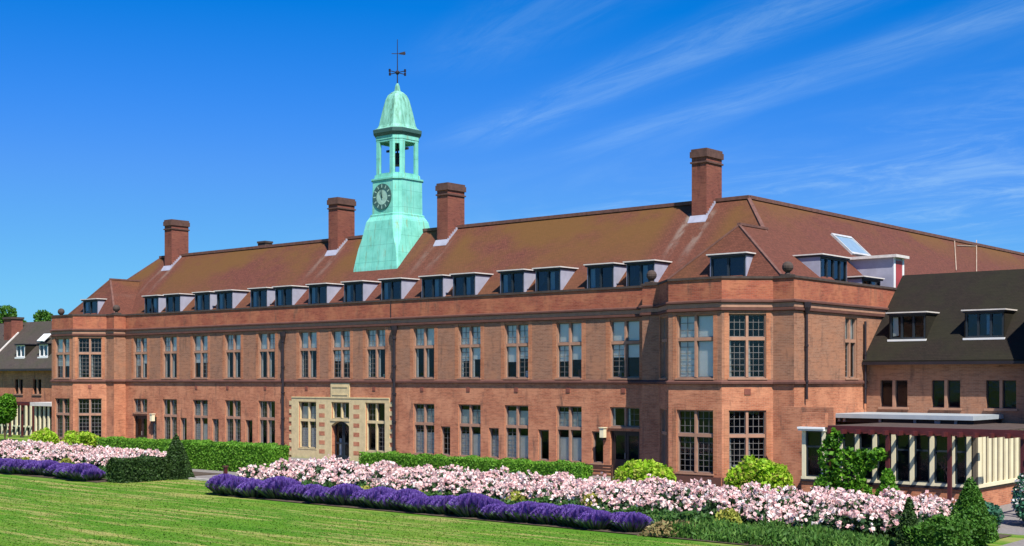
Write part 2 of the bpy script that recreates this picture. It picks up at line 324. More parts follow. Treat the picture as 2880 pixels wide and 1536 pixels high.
# lawn
LAWN, t_, p_ = newmat('mown_lawn')
g1 = noise(t_, 0.35, 5, 0.6, None, (0.35, 1.6, 1, 0.03)); g2 = noise(t_, 1.0, 5, 0.72, None, (0.13, 1.5, 1, 0.03)); g3 = noise(t_, 22, 4, 0.7)
lc = ramp(t_, g1, [(0.3, (0.050, 0.155, 0.008)), (0.5, (0.080, 0.190, 0.012)), (0.7, (0.130, 0.205, 0.022))])
lc = mixc(t_, M('MULTIPLY', ssn(t_, g2, 0.48, 0.62), 0.85, tree=t_), lc, (0.31, 0.285, 0.09))
lc = mixc(t_, M('MULTIPLY', ssn(t_, g3, 0.45, 0.75), 0.15, tree=t_), lc, (0.05, 0.13, 0.012))
t_.links.new(lc, p_.inputs['Base Color']); p_.inputs['Roughness'].default_value = 0.9; p_.inputs['Specular IOR Level'].default_value = 0.15
bp = t_.nodes.new('ShaderNodeBump'); bp.inputs['Strength'].default_value = 0.7; bp.inputs['Distance'].default_value = 0.04; t_.links.new(g3, bp.inputs['Height']); t_.links.new(bp.outputs[0], p_.inputs['Normal'])
GRAVEL = plain('pale_gravel', (0.20, 0.18, 0.165), 0.95, 0.3, 8)
SOIL = plain('bed_soil', (0.07, 0.05, 0.032), 0.95, 0.4, 5)
# ------------------------------------------------------------------ ground
def sheet(name, x0, x1, y0, y1, z, mat, kind='structure', **kw):
    mb = MB(); mb.face([(x0, y0, z), (x1, y0, z), (x1, y1, z), (x0, y1, z)]); o = mb.build(name, mat); tag(o, kind=kind, **kw); return o
sheet('ground', -900, 900, -900, 900, 0.0, LAWN)
sheet('forecourt_path', -100, -10, -12.2, -0.2, 0.004, GRAVEL)
sheet('gravel_path', -57.6, -51.3, -15.6, -12.2, 0.004, GRAVEL)
sheet('garden_path', -14.6, -6, -22, -12.2, 0.004, GRAVEL)
def bed(name, x0, x1, y0, y1):
    mb = MB(); mb.box(x0, x1, y0, y1, 0.0, 0.05); o = mb.build(name, SOIL); tag(o, kind='structure')
mb = MB(); mb.face([(-47.7, -20.55, .03), (-15.2, -20.55, .03), (-15.2, -12.6, .03), (-50.9, -12.6, .03)]); tag(mb.build('flower_bed', SOIL), kind='structure'); bed('flower_bed', -88, -57.6, -20.1, -12.6)
mb = MB(); mb.box(-57.4, -51.5, -15.82, -15.66, 0, 0.09)
tag(mb.build('kerb', plain('pale_kerb', (0.45, 0.42, 0.38), 0.9)), kind='structure')
# ------------------------------------------------------------------ main building
B = root('college_building', (-62, 0, 0), 'long red brick building with tiled roof and green copper clock tower', 'building')
def mir(x): return -123.9 - x
POLY = [(-94.5, 30), (-94.5, -1), (-93.4, -1), (-91.65, -2.75), (-88.65, -2.75), (-86.9, -1), (-85.9, -1), (-85.9, 0), (-38, 0), (-38, -1),
        (-37, -1), (-35.25, -2.75), (-32.25, -2.75), (-30.5, -1), (-29.4, -1), (-29.4, 60)]
FR = [frame(POLY[i], POLY[i + 1]) for i in range(len(POLY) - 1)]
ZU0, ZU1, ZUT = 5.2, 8.26, 7.08
ZG0, ZG1, ZGT = 0.65, 3.68, 2.47
MAIN = 7
cols = [(374.7, 414.8), (456.6, 498.4), (540.3, 585.8), (631.2, 678.5), (725.5, 774.6), (840, 891.7), (931, 985.6), (1027.4, 1085), (1162, 1222), (1287.6, 1353), (1416, 1489), (1562, 1638.4), (1715, 1798.6)]
small = [(423, 441), (507, 525), (597, 614), (690, 710), (1240, 1265.6), (1375, 1402), (1513, 1544), (1663, 1698)]
def ms(px): return xat(px, 0) + 85.9     # distance along the main facade
holes = {i: [] for i in range(len(FR))}
wins = []                                # (frame index, s0, s1, z0, z1, zt, kind)
def addw(fi, s0, s1, z0, z1, zt, kind): holes[fi].append((s0, s1, z0, z1)); wins.append((fi, s0, s1, z0, z1, zt, kind))
for k, (a, b) in enumerate(cols):
    c = (ms(a) + ms(b)) / 2; wd = 0.87
    if k == 12: wd = 0.95
    addw(MAIN, c - wd, c + wd, ZU0, ZU1, ZUT, 'up')
    if k == 6: addw(MAIN, c - 0.84, c + 0.84, 2.62, ZG1, None, 'lights'); holes[MAIN].append((c - 0.84, c + 0.84, 0.0, 2.46)); DOORC = c
    elif k in (0, 12): addw(MAIN, c - wd, c + wd, 2.62, ZG1, None, 'lights'); holes[MAIN].append((c - wd, c + wd, 0.0, 2.42)); wins.append((MAIN, c - wd, c + wd, 0.0, 2.42, None, 'door'))
    else: addw(MAIN, c - wd, c + wd, ZG0, ZG1, ZGT, 'gr')
for a, b in small:
    c = (ms(a) + ms(b)) / 2; addw(MAIN, c - 0.38, c + 0.38, ZG0, 2.36, None, 'small')
for fi, w2 in ((2, 0.85), (3, 1.03), (4, 0.88), (10, 0.85), (11, 1.03), (12, 0.9)):
    c = FR[fi].L / 2
    addw(fi, c - w2, c + w2, ZU0, ZU1, ZUT, 'bay' if fi in (12, 4) else 'up'); addw(fi, c - w2, c + w2, ZG0, ZG1, ZGT, 'bay')
ya, yb = yat(2377, -29.4), yat(2411, -29.4)
addw(14, ya + 1, yb + 1, ZU0, ZU1, ZUT, 'up'); 
for yy in (15, 20, 25, 30): addw(14, yy, yy + 1.7, ZU0, ZU1, ZUT, 'up')
lo, up, pa = MB(), MB(), MB()
for i, F in enumerate(FR):
    wall_sheet(lo, F, 0, F.L, 0, 4.96, holes[i], depth=0.34); 
    wall_sheet(up, F, 0, F.L, 4.96, 8.63, holes[i], depth=0.34)
    wall_sheet(pa, F, 0, F.L, 8.63, 9.92, [])
inner = offset_poly(POLY, -0.38)
for i in range(len(POLY) - 1): pa.face([(*inner[i], 9.5), (*inner[i], 9.92), (*inner[i + 1], 9.92), (*inner[i + 1], 9.5)])
lo.build('ground_storey_wall', BR_LOW, B); up.build('upper_storey_wall', BR_UP, B); pa.build('parapet', BR_PAR, B)
mb = MB(); sweep(mb, POLY, [(0.06, 9.92), (0.06, 10.03), (-0.44, 10.03), (-0.44, 9.92)]); mb.build('coping', COPING, B)
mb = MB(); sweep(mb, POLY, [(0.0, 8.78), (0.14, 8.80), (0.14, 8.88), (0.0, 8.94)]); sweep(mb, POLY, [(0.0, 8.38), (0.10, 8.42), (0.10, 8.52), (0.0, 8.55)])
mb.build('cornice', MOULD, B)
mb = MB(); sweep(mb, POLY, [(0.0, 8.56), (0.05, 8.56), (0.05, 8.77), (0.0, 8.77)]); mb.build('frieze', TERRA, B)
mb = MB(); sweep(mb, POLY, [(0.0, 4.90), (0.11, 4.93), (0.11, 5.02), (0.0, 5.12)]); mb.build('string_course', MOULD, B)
# plinth broken at the door openings is only along the bays
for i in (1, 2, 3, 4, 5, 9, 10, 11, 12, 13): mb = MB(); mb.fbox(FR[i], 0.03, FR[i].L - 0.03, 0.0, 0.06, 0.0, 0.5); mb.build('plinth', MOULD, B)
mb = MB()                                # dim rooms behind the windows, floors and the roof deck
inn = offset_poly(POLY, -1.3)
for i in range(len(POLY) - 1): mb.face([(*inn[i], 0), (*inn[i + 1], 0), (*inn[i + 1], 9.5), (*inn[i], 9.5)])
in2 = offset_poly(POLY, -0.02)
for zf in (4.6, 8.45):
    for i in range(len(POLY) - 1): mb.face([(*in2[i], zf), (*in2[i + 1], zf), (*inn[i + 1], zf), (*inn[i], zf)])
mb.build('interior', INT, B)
mb = MB(); ip = offset_poly(POLY, -0.3)
for i in range(len(POLY) - 1): mb.face([(*ip[i], 9.55), (*ip[i + 1], 9.55), (min(max(ip[i + 1][0], -92), -32), max(ip[i + 1][1], 3), 9.55), (min(max(ip[i][0], -92), -32), max(ip[i][1], 3), 9.55)])
mb.build('gutter_deck', LEAD, B)
# red brick piers beside the windows of the upper storey: flush bands 3 mm proud
for k in range(13):
    c = (ms(cols[k][0]) + ms(cols[k][1])) / 2; F = FR[MAIN]; wd = 0.95 if k == 12 else 0.87
    for s0, s1 in ((c - wd - 0.27, c - wd - 0.002), (c + wd + 0.002, c + wd + 0.27)): mb = MB(); mb.fbox(F, s0, s1, -0.05, 0.012, 5.13, 8.37); mb.build('brick_pier', BR_PIER, B)
for fi in (2, 3, 4, 10, 11, 12):
    F = FR[fi]; c = F.L / 2; w2 = {2: .85, 3: 1.03, 4: .88, 10: .85, 11: 1.03, 12: .9}[fi]
    for z0, z1 in ((5.13, 8.37), (0.65, 3.75)):
        for q0, q1 in ((c - w2 - 0.22, c - w2 - .002), (c + w2 + .002, c + w2 + 0.22)): mb = MB(); mb.fbox(F, q0, q1, -0.05, 0.012, z0, z1); mb.build('brick_pier', BR_PIER, B)
def window(par, F, s0, s1, z0, z1, zt, kind, top):
    st = MB(); j = 0.045; mw = 0.062; d0, d1 = -0.26, -0.07
    door = kind == 'door'
    mstone = STONE if (kind != 'small' and par is B and abs((s0 + s1) / 2 - DOORC) < 4.6 and F is FR[MAIN] and z1 < 5) else TERRA
    if not door:
        st.fbox(F, s0, s0 + j, d0, d1, z0, z1); st.fbox(F, s1 - j, s1, d0, d1, z0, z1)
        st.fbox(F, s0 + j, s1 - j, d0, d1, z1 - j, z1); st.fbox(F, s0 - 0.05, s1 + 0.05, d0, 0.07, z0 - 0.07, z0)
        st.fbox(F, s0 + j, s1 - j, d0, -0.09, z0, z0 + 0.05)
    mid = (s0 + s1) / 2
    xs = [(s0 + j, mid - mw), (mid + mw, s1 - j)] if kind not in ('small', 'door') else [(s0 + j, s1 - j)]
    if len(xs) == 2: st.fbox(F, mid - mw, mid + mw, d0, d1 - 0.004, z0 + 0.05, z1 - j)
    zs = [(z0 + 0.05, z1 - j)]
    if zt:
        st.fbox(F, s0 + j, mid - mw, d0, d1 - 0.008, zt - 0.08, zt + 0.08); st.fbox(F, mid + mw, s1 - j, d0, d1 - 0.008, zt - 0.08, zt + 0.08)
        zs = [(z0 + 0.05, zt - 0.08), (zt + 0.08, z1 - j)]
    if door:
        o = MB(); o.fbox(F, s0, s0 + 0.1, -0.28, -0.16, z0, z1); o.fbox(F, s1 - 0.1, s1, -0.28, -0.16, z0, z1); o.fbox(F, s0 + 0.1, s1 - 0.1, -0.28, -0.16, z1 - 0.1, z1)
        for a, b in ((s0 + 0.1, mid - 0.01), (mid + 0.01, s1 - 0.1)):
            o.fbox(F, a, b, -0.26, -0.21, z0 + 0.01, z0 + 0.9); o.fbox(F, a, a + 0.12, -0.26, -0.2, z0 + 0.9, z1 - 0.1); o.fbox(F, b - 0.12, b, -0.26, -0.2, z0 + 0.9, z1 - 0.1); o.fbox(F, a + .12, b - .12, -0.26, -0.2, z1 - 0.25, z1 - 0.1)
        d = o.build('door', DOORM, par, top)
        g = MB(); g.face([F(s0 + 0.1, -0.235, 0.9), F(s1 - 0.1, -0.235, 0.9), F(s1 - 0.1, -0.235, z1 - 0.2), F(s0 + 0.1, -0.235, z1 - 0.2)]); g.build('pane', GLASS, d, top)
        h = MB(); h.fbox(F, mid - 0.1, mid - 0.05, -0.2, -0.14, 0.95, 1.25); h.build('handle', METAL, d, top)
        return
    wobj = st.build('window', mstone, par, top)
    fr = MB(); gl = MB(); bl = MB(); nb = 0
    for a, b in xs:
        for q, (c, d) in enumerate(zs):
            e = 0.035
            for bx in ((a, a + e, c, d), (b - e, b, c, d), (a + e, b - e, c, c + e), (a + e, b - e, d - e, d)): fr.fbox(F, bx[0], bx[1], -0.23, -0.18, bx[2], bx[3])
            if kind in ('bay',) or random.random() < 0.5:
                nx = 3 if kind == 'bay' else 2; nz = max(2, int((d - c) / 0.28)); bw = 0.011
                for k in range(1, nx): xx = lerp(a, b, k / nx); fr.fbox(F, xx - bw, xx + bw, -0.215, -0.19, c + e, d - e)
                for k in range(1, nz): z_ = lerp(c, d, k / nz); fr.fbox(F, a + e, b - e, -0.215, -0.195, z_ - bw, z_ + bw)
            gl.face([F(a, -0.205, c), F(b, -0.205, c), F(b, -0.205, d), F(a, -0.205, d)])
    style = random.random()
    if random.random() < .35 and kind in ('gr', 'up', 'bay'):
        a, b = random.choice(xs); c, d = zs[0]; k_ = MB(); hh = random.uniform(.2, .55); a2 = lerp(a, b, random.uniform(.1, .5)); k_.fbox(F, a2, a2 + .22, -.55, -.4, c, c + hh); k_.build('object_on_sill', random.choice([WHITE, BROWN, CREAM, METAL]), wobj, top)
    if F is FR[11] and z0 > 5: style = 0.55
    for a, b in xs:
        for q, (c, d) in enumerate(zs):
            if kind == 'up':
                if q == 1 and style < 0.95: bl.face([F(a, -0.25, c), F(b, -0.25, c), F(b, -0.25, d + .1), F(a, -0.25, d + .1)])
                if q == 0 and style == 0.55: bl.face([F(a, -0.255, c), F(b, -0.255, c), F(b, -0.255, d), F(a, -0.255, d)])
                elif q == 0 and style < 0.6:
                    dr = lerp(c, d, random.choice([0.5, 0.55, 0.6])); bl.face([F(a, -0.25, dr), F(b, -0.25, dr), F(b, -0.25, d), F(a, -0.25, d)])
                if q == 0 and style > 0.5: bl.face([F(a, -0.25, c), F(a + 0.12, -0.29, c), F(a + 0.10, -0.29, d), F(a, -0.25, d)])
            elif kind in ('gr', 'small', 'lights'):
                if style < 0.30: bl.face([F(a, -0.26, c), F(lerp(a, b, .9), -0.26, c), F(lerp(a, b, .9), -0.26, lerp(c, d, .75)), F(a, -0.26, lerp(c, d, .75))])
                elif style < 0.8: bl.face([F(a, -0.25, c), F(a + 0.16, -0.25, c), F(a + 0.13, -0.25, d), F(a, -0.25, d)])
            elif kind == 'bay' and q == 0 and style < 0.5: bl.face([F(a, -0.25, c), F(a + 0.15, -0.25, c), F(a + 0.11, -0.25, d), F(a, -0.25, d)])
    fr.build('frame', METAL, wobj, top); gl.build('pane', GLASS, wobj, top)
    if bl.f: bl.build('curtain', BLIND if kind == 'up' else CURT, wobj, top)
for fi, s0, s1, z0, z1, zt, kind in wins: window(B, FR[fi], s0, s1, z0, z1, zt, kind, B)
# entrance surround of yellow stone
F = FR[MAIN]; s = MB(); sL, sR = ms(822), ms(1096)
sh = [h for h in holes[MAIN]]
wall_sheet(s, F, sL, sR, 0.0, 3.92, sh, out=0.05, depth=0.0)
s.fbox(F, sL, sR, 0.0, 0.08, 3.92, 4.0)
s.fbox(F, sL - 0.02, sL, 0.0, 0.05, 0, 3.92); s.fbox(F, sR, sR + 0.02, 0.0, 0.05, 0, 3.92)
for k in range(7):                       # toothed quoins
    z0 = 0.15 + k * 0.55
    s.fbox(F, sL - 0.26, sL - 0.02, 0.0, 0.045, z0, z0 + 0.27); s.fbox(F, sR + 0.02, sR + 0.26, 0.0, 0.045, z0, z0 + 0.27)
s.fbox(F, DOORC - 0.88, DOORC + 0.88, 0.0, 0.07, 4.0, 4.895)
s.fbox(F, DOORC - 0.70, DOORC + 0.70, 0.07, 0.10, 4.62, 4.70); s.fbox(F, DOORC - 0.70, DOORC + 0.70, 0.07, 0.10, 4.12, 4.18)
s.fbox(F, DOORC - 0.90, DOORC + 0.90, -0.2, 0.09, 2.47, 2.61)
for sg in (-1, 1):                       # arch spandrels
    n = 8; prev = None
    for k in range(n + 1):
        x = 0.84 * k / n; z = 2.46 - 0.30 * (k / n) ** 2.2
        if prev: s.hexa([F(DOORC + sg * prev[0], 0.05, prev[1]), F(DOORC + sg * x, 0.05, z), F(DOORC + sg * x, -0.25, z), F(DOORC + sg * prev[0], -0.25, prev[1]),
                         F(DOORC + sg * prev[0], 0.05, 2.468), F(DOORC + sg * x, 0.05, 2.468), F(DOORC + sg * x, -0.25, 2.468), F(DOORC + sg * prev[0], -0.25, 2.468)])
        prev = (x, z)
so_ = s.build('stone_surround', STONE, B)
s = MB()
for cpx in (907, 1004):
    c = ms(cpx)
    for k in range(6): s.fbox(F, c - 0.27, c + 0.27, 0.05, 0.056, 0.35 + k * 0.58, 0.35 + k * 0.58 + 0.27)
s.build('brick_inset', BR_LOW, so_, B)
s = MB()                                 # entrance double door of dark glazed leaves
for a, b in ((DOORC - 0.80, DOORC - 0.02), (DOORC + 0.02, DOORC + 0.80)):
    s.fbox(F, a, a + 0.09, -0.30, -0.24, 0.02, 2.4); s.fbox(F, b - 0.09, b, -0.30, -0.24, 0.02, 2.4); s.fbox(F, a + .09, b - .09, -0.30, -0.24, 0.02, 0.28); s.fbox(F, a + .09, b - .09, -0.30, -0.24, 2.25, 2.4); s.fbox(F, a + .09, b - .09, -0.30, -0.24, 1.0, 1.1)
dd = s.build('entrance_door', DFRAME, B)
s = MB(); s.face([F(DOORC - .8, -.27, .05), F(DOORC + .8, -.27, .05), F(DOORC + .8, -.27, 2.4), F(DOORC - .8, -.27, 2.4)]); s.build('pane', GLASS, dd, B)
s = MB(); s.fbox(F, DOORC - 0.62, DOORC - 0.42, -0.5, -0.46, 0.05, 1.35); s.build('notice_board', WHITE, dd, B)
# square vents under the string course
VENT = plain('dark_red_vent', (0.22, 0.07, 0.045), 0.8)
for px in [250 - 10] + [540 + 12, 640, 746, 862, 1052, 1187, 1317, 1452, 1598, 1753]:
    F0 = FR[MAIN]
    if px == 240: F0 = FR[4]; c = FR[4].L * 0.5
    else: c = ms(px)
    s = MB(); s.fbox(F0, c - 0.13, c + 0.13, -0.02, 0.03, 4.42, 4.68); s.fbox(F0, c - 0.08, c + 0.08, 0.03, 0.035, 4.47, 4.63); s.build('vent', VENT, B)
s = MB(); c = FR[12].L * 0.5; s.fbox(FR[12], c - 0.15, c + 0.15, -0.02, 0.03, 4.42, 4.70); s.build('vent', VENT, B)
# drainpipes with hopper heads
def pipe(F, s_, z0, z1, hop=True, r=0.06):
    a = MB(); p = F(s_, 0.13, 0); a.cyl(p, r, r, z0, z1, 10)
    for z in np.arange(z0 + 0.8, z1, 1.7): a.cyl(p, r * 1.5, r * 1.5, z, z + 0.1, 10)
    o = a.build('drainpipe', IRON, B)
    if hop:
        h = MB(); h.cyl(p, r * 1.3, 0.2, z1 - 0.05, z1 + 0.25, 8); h.cyl(p, 0.2, 0.22, z1 + 0.25, z1 + 0.5, 8)
        h.build('hopper_head', IRON, o, B)
pipe(FR[MAIN], ms(800), 0, 7.75, r=0.085); pipe(FR[MAIN], ms(1113), 0, 7.9, r=0.09)
s = MB(); s.cyl(FR[MAIN](ms(1100), 0.03, 0), 0.025, 0.025, 8.3, 10.2, 6); s.build('lightning_conductor', IRON, B)
pipe(FR[14], 1 + yat(2262, -29.4), 4.2, 8.3); pipe(FR[14], 1 + yat(2427, -29.4), 3.9, 8.1, hop=False)
for fi, s_ in ((MAIN, ms(405) + 1.4), (MAIN, ms(1703))):
    s = MB(); Fm = FR[fi]; s.fbox(Fm, s_ - 0.13, s_ + 0.13, 0.1, 0.36, 2.05, 2.55); s.fbox(Fm, s_ - 0.17, s_ + 0.17, 0.06, 0.40, 2.55, 2.60); o = s.build('wall_lantern', CREAM, B)
    s = MB(); s.fbox(Fm, s_ - 0.06, s_ + 0.06, 0.0, 0.3, 1.9, 2.05); s.build('bracket', IRON, o, B)
# roof
ZE, ZR, YR = 9.56, 15.0, 6.2
R = MB()
A0, A1, P0, P1 = (-96, .5, ZE), (-30.3, .5, ZE), (-90.3, YR, ZR), (-36, YR, ZR)
R.face([A0, A1, P1, P0]); R.face([A1, (-30.3, 60, ZE), (-36, 60, ZR), P1]); R.face([P1, (-36, 60, ZR), (-41.7, 60, ZE), (-41.7, 11.9, ZE)])
R.face([P0, P1, (-41.7, 11.9, ZE), (-84.6, 11.9, ZE)]); R.face([P0, (-84.6, 11.9, ZE), (-84.6, 30, ZE), (-90.3, 30, ZR)]); R.face([(-96, 30, ZE), A0, P0, (-90.3, 30, ZR)])
def bayroof(mb, cx):
    def q(x, y, z): return (cx + x, y, z)
    a, b, ap, e0, e1 = q(-4.0, -.7, 9.58), q(4.0, -.7, 9.58), q(0, 1.4, 12.95), q(-4.2, 5.0, 9.58), q(4.2, 5.0, 9.58)
    pb_ = q(0, 5.0, 12.95)
    mb.face([a, b, ap]); mb.face([b, e1, pb_, ap]); mb.face([e0, a, ap, pb_])
bayroof(R, -33.75); bayroof(R, mir(-33.75))
roof = R.build('roof', ROOF, B)
cps = MB()
def cap(a, b, r=0.13): cps.bar(a, b, r * 2, wd2=r * 1.2)
cap((P0[0] - .1, YR, ZR + .04), (P1[0] + .1, YR, ZR + .04), 0.16); cap((-36, YR, ZR + .04), (-36, 60, ZR + .04), 0.16)
cap(P1, A1, .1); cap(P0, A0, .1)
for cx in (-33.75, mir(-33.75)):
    cap((cx, 1.35, 12.98), (cx, 4.2, 12.98), .1)
    for q in ((4.0, -.7), (-4.0, -.7)): cap((cx, 1.4, 12.93), (cx + q[0], q[1], 9.57), .07)
cps.build('ridge_tiles', RIDGE, roof, B)
# pale lichen streaks below chimneys: thin lead aprons / stepped flashings
def zslope(y): return ZE + (y - .5) * (ZR - ZE) / (YR - .5)
for xr, big in ((-87.4, 1), (-67.9, 1), (-57.4, 1), (-38.0, 1)):
    c = MB(); x0, x1, y0, y1 = xr - 0.95, xr, 5.15, 6.75
    c.box(x0, x1, y0, y1, 13.2, 17.35)
    ch = c.build('chimney', BR_CH, B)
    c = MB(); c.box(x0 - .07, x1 + .07, y0 - .07, y1 + .07, 17.03, 17.12); c.box(x0 - .08, x1 + .08, y0 - .08, y1 + .08, 17.35, 17.68); c.box(x0 - .03, x1 + .03, y0 - .03, y1 + .03, 17.68, 17.82)
    c.build('chimney_cap', plain('sooty_brick_cap', (0.10, 0.05, 0.038), .9, .35, 4), ch, B)
    c = MB(); c.hexa([(x0 - .1, y0 - .28, zslope(y0 - .28) + .01), (x1 + .1, y0 - .28, zslope(y0 - .28) + .01), (x1 + .1, y0, zslope(y0) + .01), (x0 - .1, y0, zslope(y0) + .01),
                      (x0 - .1, y0 - .26, zslope(y0 - .28) + .06), (x1 + .1, y0 - .26, zslope(y0 - .28) + .06), (x1 + .1, y0 - .02, zslope(y0) + .16), (x0 - .1, y0 - .02, zslope(y0) + .16)])
    n = 7
    for k in range(n):
        ya_, yb_ = lerp(y0 - .05, YR, k / n), lerp(y0 - .05, YR, (k + 1) / n); c.box(x1, x1 + 0.03, ya_, yb_, zslope(ya_) - .05, zslope(yb_) + .13)
    c.build('flashing', LEAD, ch, B)
c = MB(); xs_ = xat(744, 9); c.box(xs_ - .45, xs_ + .45, 8.7, 9.4, 11, 15.75); c.box(xs_ - .5, xs_ + .5, 8.65, 9.45, 15.75, 15.9); tag(c.build('chimney', COPING, B), label='short grey chimney stub behind the ridge')
# dormers
def dormer(cx, hw, yf, zb, zt, F=None, par=None, top=None, nl=2, back=1.35, rf=LEADL, cheek=LEAD, gl=None, wall=0.1, sash=None):
    par = par or B; top = top or B
    if F is None:
        F = frame((cx - hw, yf), (cx + hw, yf))
    L = 2 * hw
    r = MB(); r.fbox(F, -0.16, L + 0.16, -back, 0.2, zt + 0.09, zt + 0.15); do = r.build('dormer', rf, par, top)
    for q0, q1 in ((-0.05, 0.0), (L, L + 0.05)): d = MB(); d.fbox(F, q0, q1, -back, 0.0, zb - .1, zt); d.build('cheek', cheek, do, top)
    f = MB(); e = 0.08
    f.fbox(F, 0, e, -0.1, 0.015, zb, zt); f.fbox(F, L - e, L, -0.1, 0.015, zb, zt); f.fbox(F, e, L - e, -0.1, 0.015, zb, zb + e); f.fbox(F, e, L - e, -0.1, 0.015, zt - e, zt)
    for k in range(1, nl): c_ = L * k / nl; f.fbox(F, c_ - 0.05, c_ + 0.05, -0.1, 0.012, zb + e, zt - e)
    f.build('window_frame', sash or DFRAME, do, top)
    g = MB(); g.face([F(e, -0.06, zb + e), F(L - e, -0.06, zb + e), F(L - e, -0.06, zt - e), F(e, -0.06, zt - e)]); g.build('pane', gl or GLASSB, do, top)
    g = MB(); g.face([F(0, -0.75, zb), F(L, -0.75, zb), F(L, -0.75, zt), F(0, -0.75, zt)]); g.face([F(0, -0.75, zb), F(L, -.75, zb), F(L, -.02, zb), F(0, -.02, zb)])
    g.build('interior', INT, do, top)
    if random.random() < 0.8:
        g = MB(); a = e if random.random() < .7 else L / 2 + .05; g.face([F(a, -0.16, zb + .05), F(a + .3, -0.2, zb + .05), F(a + .26, -0.2, zt - .1), F(a, -0.16, zt - .1)]); g.build('curtain', BLIND, do, top)
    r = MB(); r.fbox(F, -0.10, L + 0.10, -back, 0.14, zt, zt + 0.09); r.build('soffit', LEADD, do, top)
    return do
DM = [(407.5, 445.7), (467.5, 506.4), (550, 589.4), (609.4, 655), (705.5, 751), (774.6, 822), (869, 920), (967.4, 1022), (1073, 1129), (1187.5, 1245.7), (1274.8, 1336.7), (1407, 1474.6), (1509, 1574.7), (1653, 1725.8), (1764, 1840)]
for a, b in DM:
    x0, x1 = xat(a, .95), xat(b, .95); dormer((x0 + x1) / 2, 0.86, .95, 9.8, 11.28, back=1.6)
dormer((xat(2006, -.35) + xat(2090, -.35)) / 2, .98, -.35, 9.9, 11.2, back=1.1); dormer(mir(-33.75), .98, -.35, 9.9, 11.2, back=1.1)
Fs = frame((-30.45, 3.7), (-30.45, 6.6)); dormer(0, 1.45, 0, 9.8, 11.3, F=Fs, nl=4, back=2.1)
# lead clad stair box with a red end panel
F2 = frame((-29.9, 11.1), (-29.9, 12.4)); c = MB(); c.fbox(F2, 0, 1.3, -3.4, 0, 9.9, 11.75); sb = c.build('roof_box', LEAD, B)
c = MB(); c.fbox(F2, -.2, 1.5, -3.6, .25, 11.75, 11.9); c.build('box_roof', LEADL, sb, B)
c = MB(); c.fbox(F2, .25, 1.05, 0, .03, 10.0, 11.6); c.build('red_panel', REDP, sb, B)
c = MB(); c.fbox(F2, .0, .2, 0, .04, 9.9, 11.75); c.fbox(F2, 1.1, 1.3, 0, .04, 9.9, 11.75); c.build('corner_board', WHITE, sb, B)
for y0 in (8.2, 13.6):
    Fd = frame((-30.35, y0), (-30.35, y0 + 2.2)); dormer(0, 1.1, 0, 9.95, 10.45, F=Fd, nl=2, back=.8)
# skylight on the right-hand slope
def side_pt(px, py):
    u = uu(px); k = (HZ - py) / FPX; sl = (ZR - ZE) / 5.7
    # z = ZR - sl*(X+36);  X = t*(-AC+AS*u); z = HC + k*t
    t = (ZR - sl * 36 - HC) / (k + sl * (-AC + AS * u)); return Vector((t * (-AC + AS * u), t * (AS + AC * u) - DD, HC + k * t))
nS = Vector(((ZR - ZE), 0, 5.7)).normalized()
q = [side_pt(*p) for p in ((2342, 663), (2392, 668), (2440, 720), (2397, 722))]
yA, yB = (q[0].y + q[3].y) / 2, (q[1].y + q[2].y) / 2; zT, zB_ = (q[0].z + q[1].z) / 2, (q[2].z + q[3].z) / 2
def sp_(y, z, o): x = -36 + (ZR - z) * 5.7 / (ZR - ZE); return Vector((x, y, z)) + nS * o
c = MB()
for y0, y1, z0, z1 in ((yA, yA + .12, zB_, zT), (yB - .12, yB, zB_, zT), (yA + .12, yB - .12, zB_, zB_ + .12), (yA + .12, yB - .12, zT - .12, zT)):
    c.hexa([sp_(y0, z0, 0), sp_(y1, z0, 0), sp_(y1, z1, 0), sp_(y0, z1, 0), sp_(y0, z0, .12), sp_(y1, z0, .12), sp_(y1, z1, .12), sp_(y0, z1, .12)])
sk = c.build('skylight', plain('skylight_frame', (0.42, 0.42, 0.42), .6), B)
c = MB(); c.face([sp_(yA + .1, zB_ + .1, .08), sp_(yB - .1, zB_ + .1, .08), sp_(yB - .1, zT - .1, .08), sp_(yA + .1, zT - .1, .08)])
c.build('pane', plain('skylight_glass', (0.25, 0.35, 0.42), 0.1, 0.1, spec=1.0), sk, B)
c = MB(); a_, b_ = side_pt(2683, 676), side_pt(2745, 678); a2, b2 = side_pt(2688, 762), side_pt(2745, 768)
for m0, m1 in ((a_, a2), (b_, b2), (side_pt(2690, 692), side_pt(2742, 694))): c.bar(m0 + nS * .06, m1 + nS * .06, .055)
c.build('roof_pipe', plain('dull_pipe', (0.36, 0.27, 0.2), .7), B)
# stone balls on the parapet corners
for x, y in ((-29.95, -0.6), (-37.7, -0.6), (-36.2 - 0.9, -1.35), (mir(-29.95), -0.6), (mir(-37.7), -0.6)):
    if x == -37.1: continue
    c = MB(); c.box(x - .26, x + .26, y - .26, y + .26, 10.03, 10.12); c.cyl((x, y), .15, .09, 10.12, 10.24, 10); c.ball((x, y, 10.47), .27, 14); c.build('ball_finial', COPING, B, smooth=False)
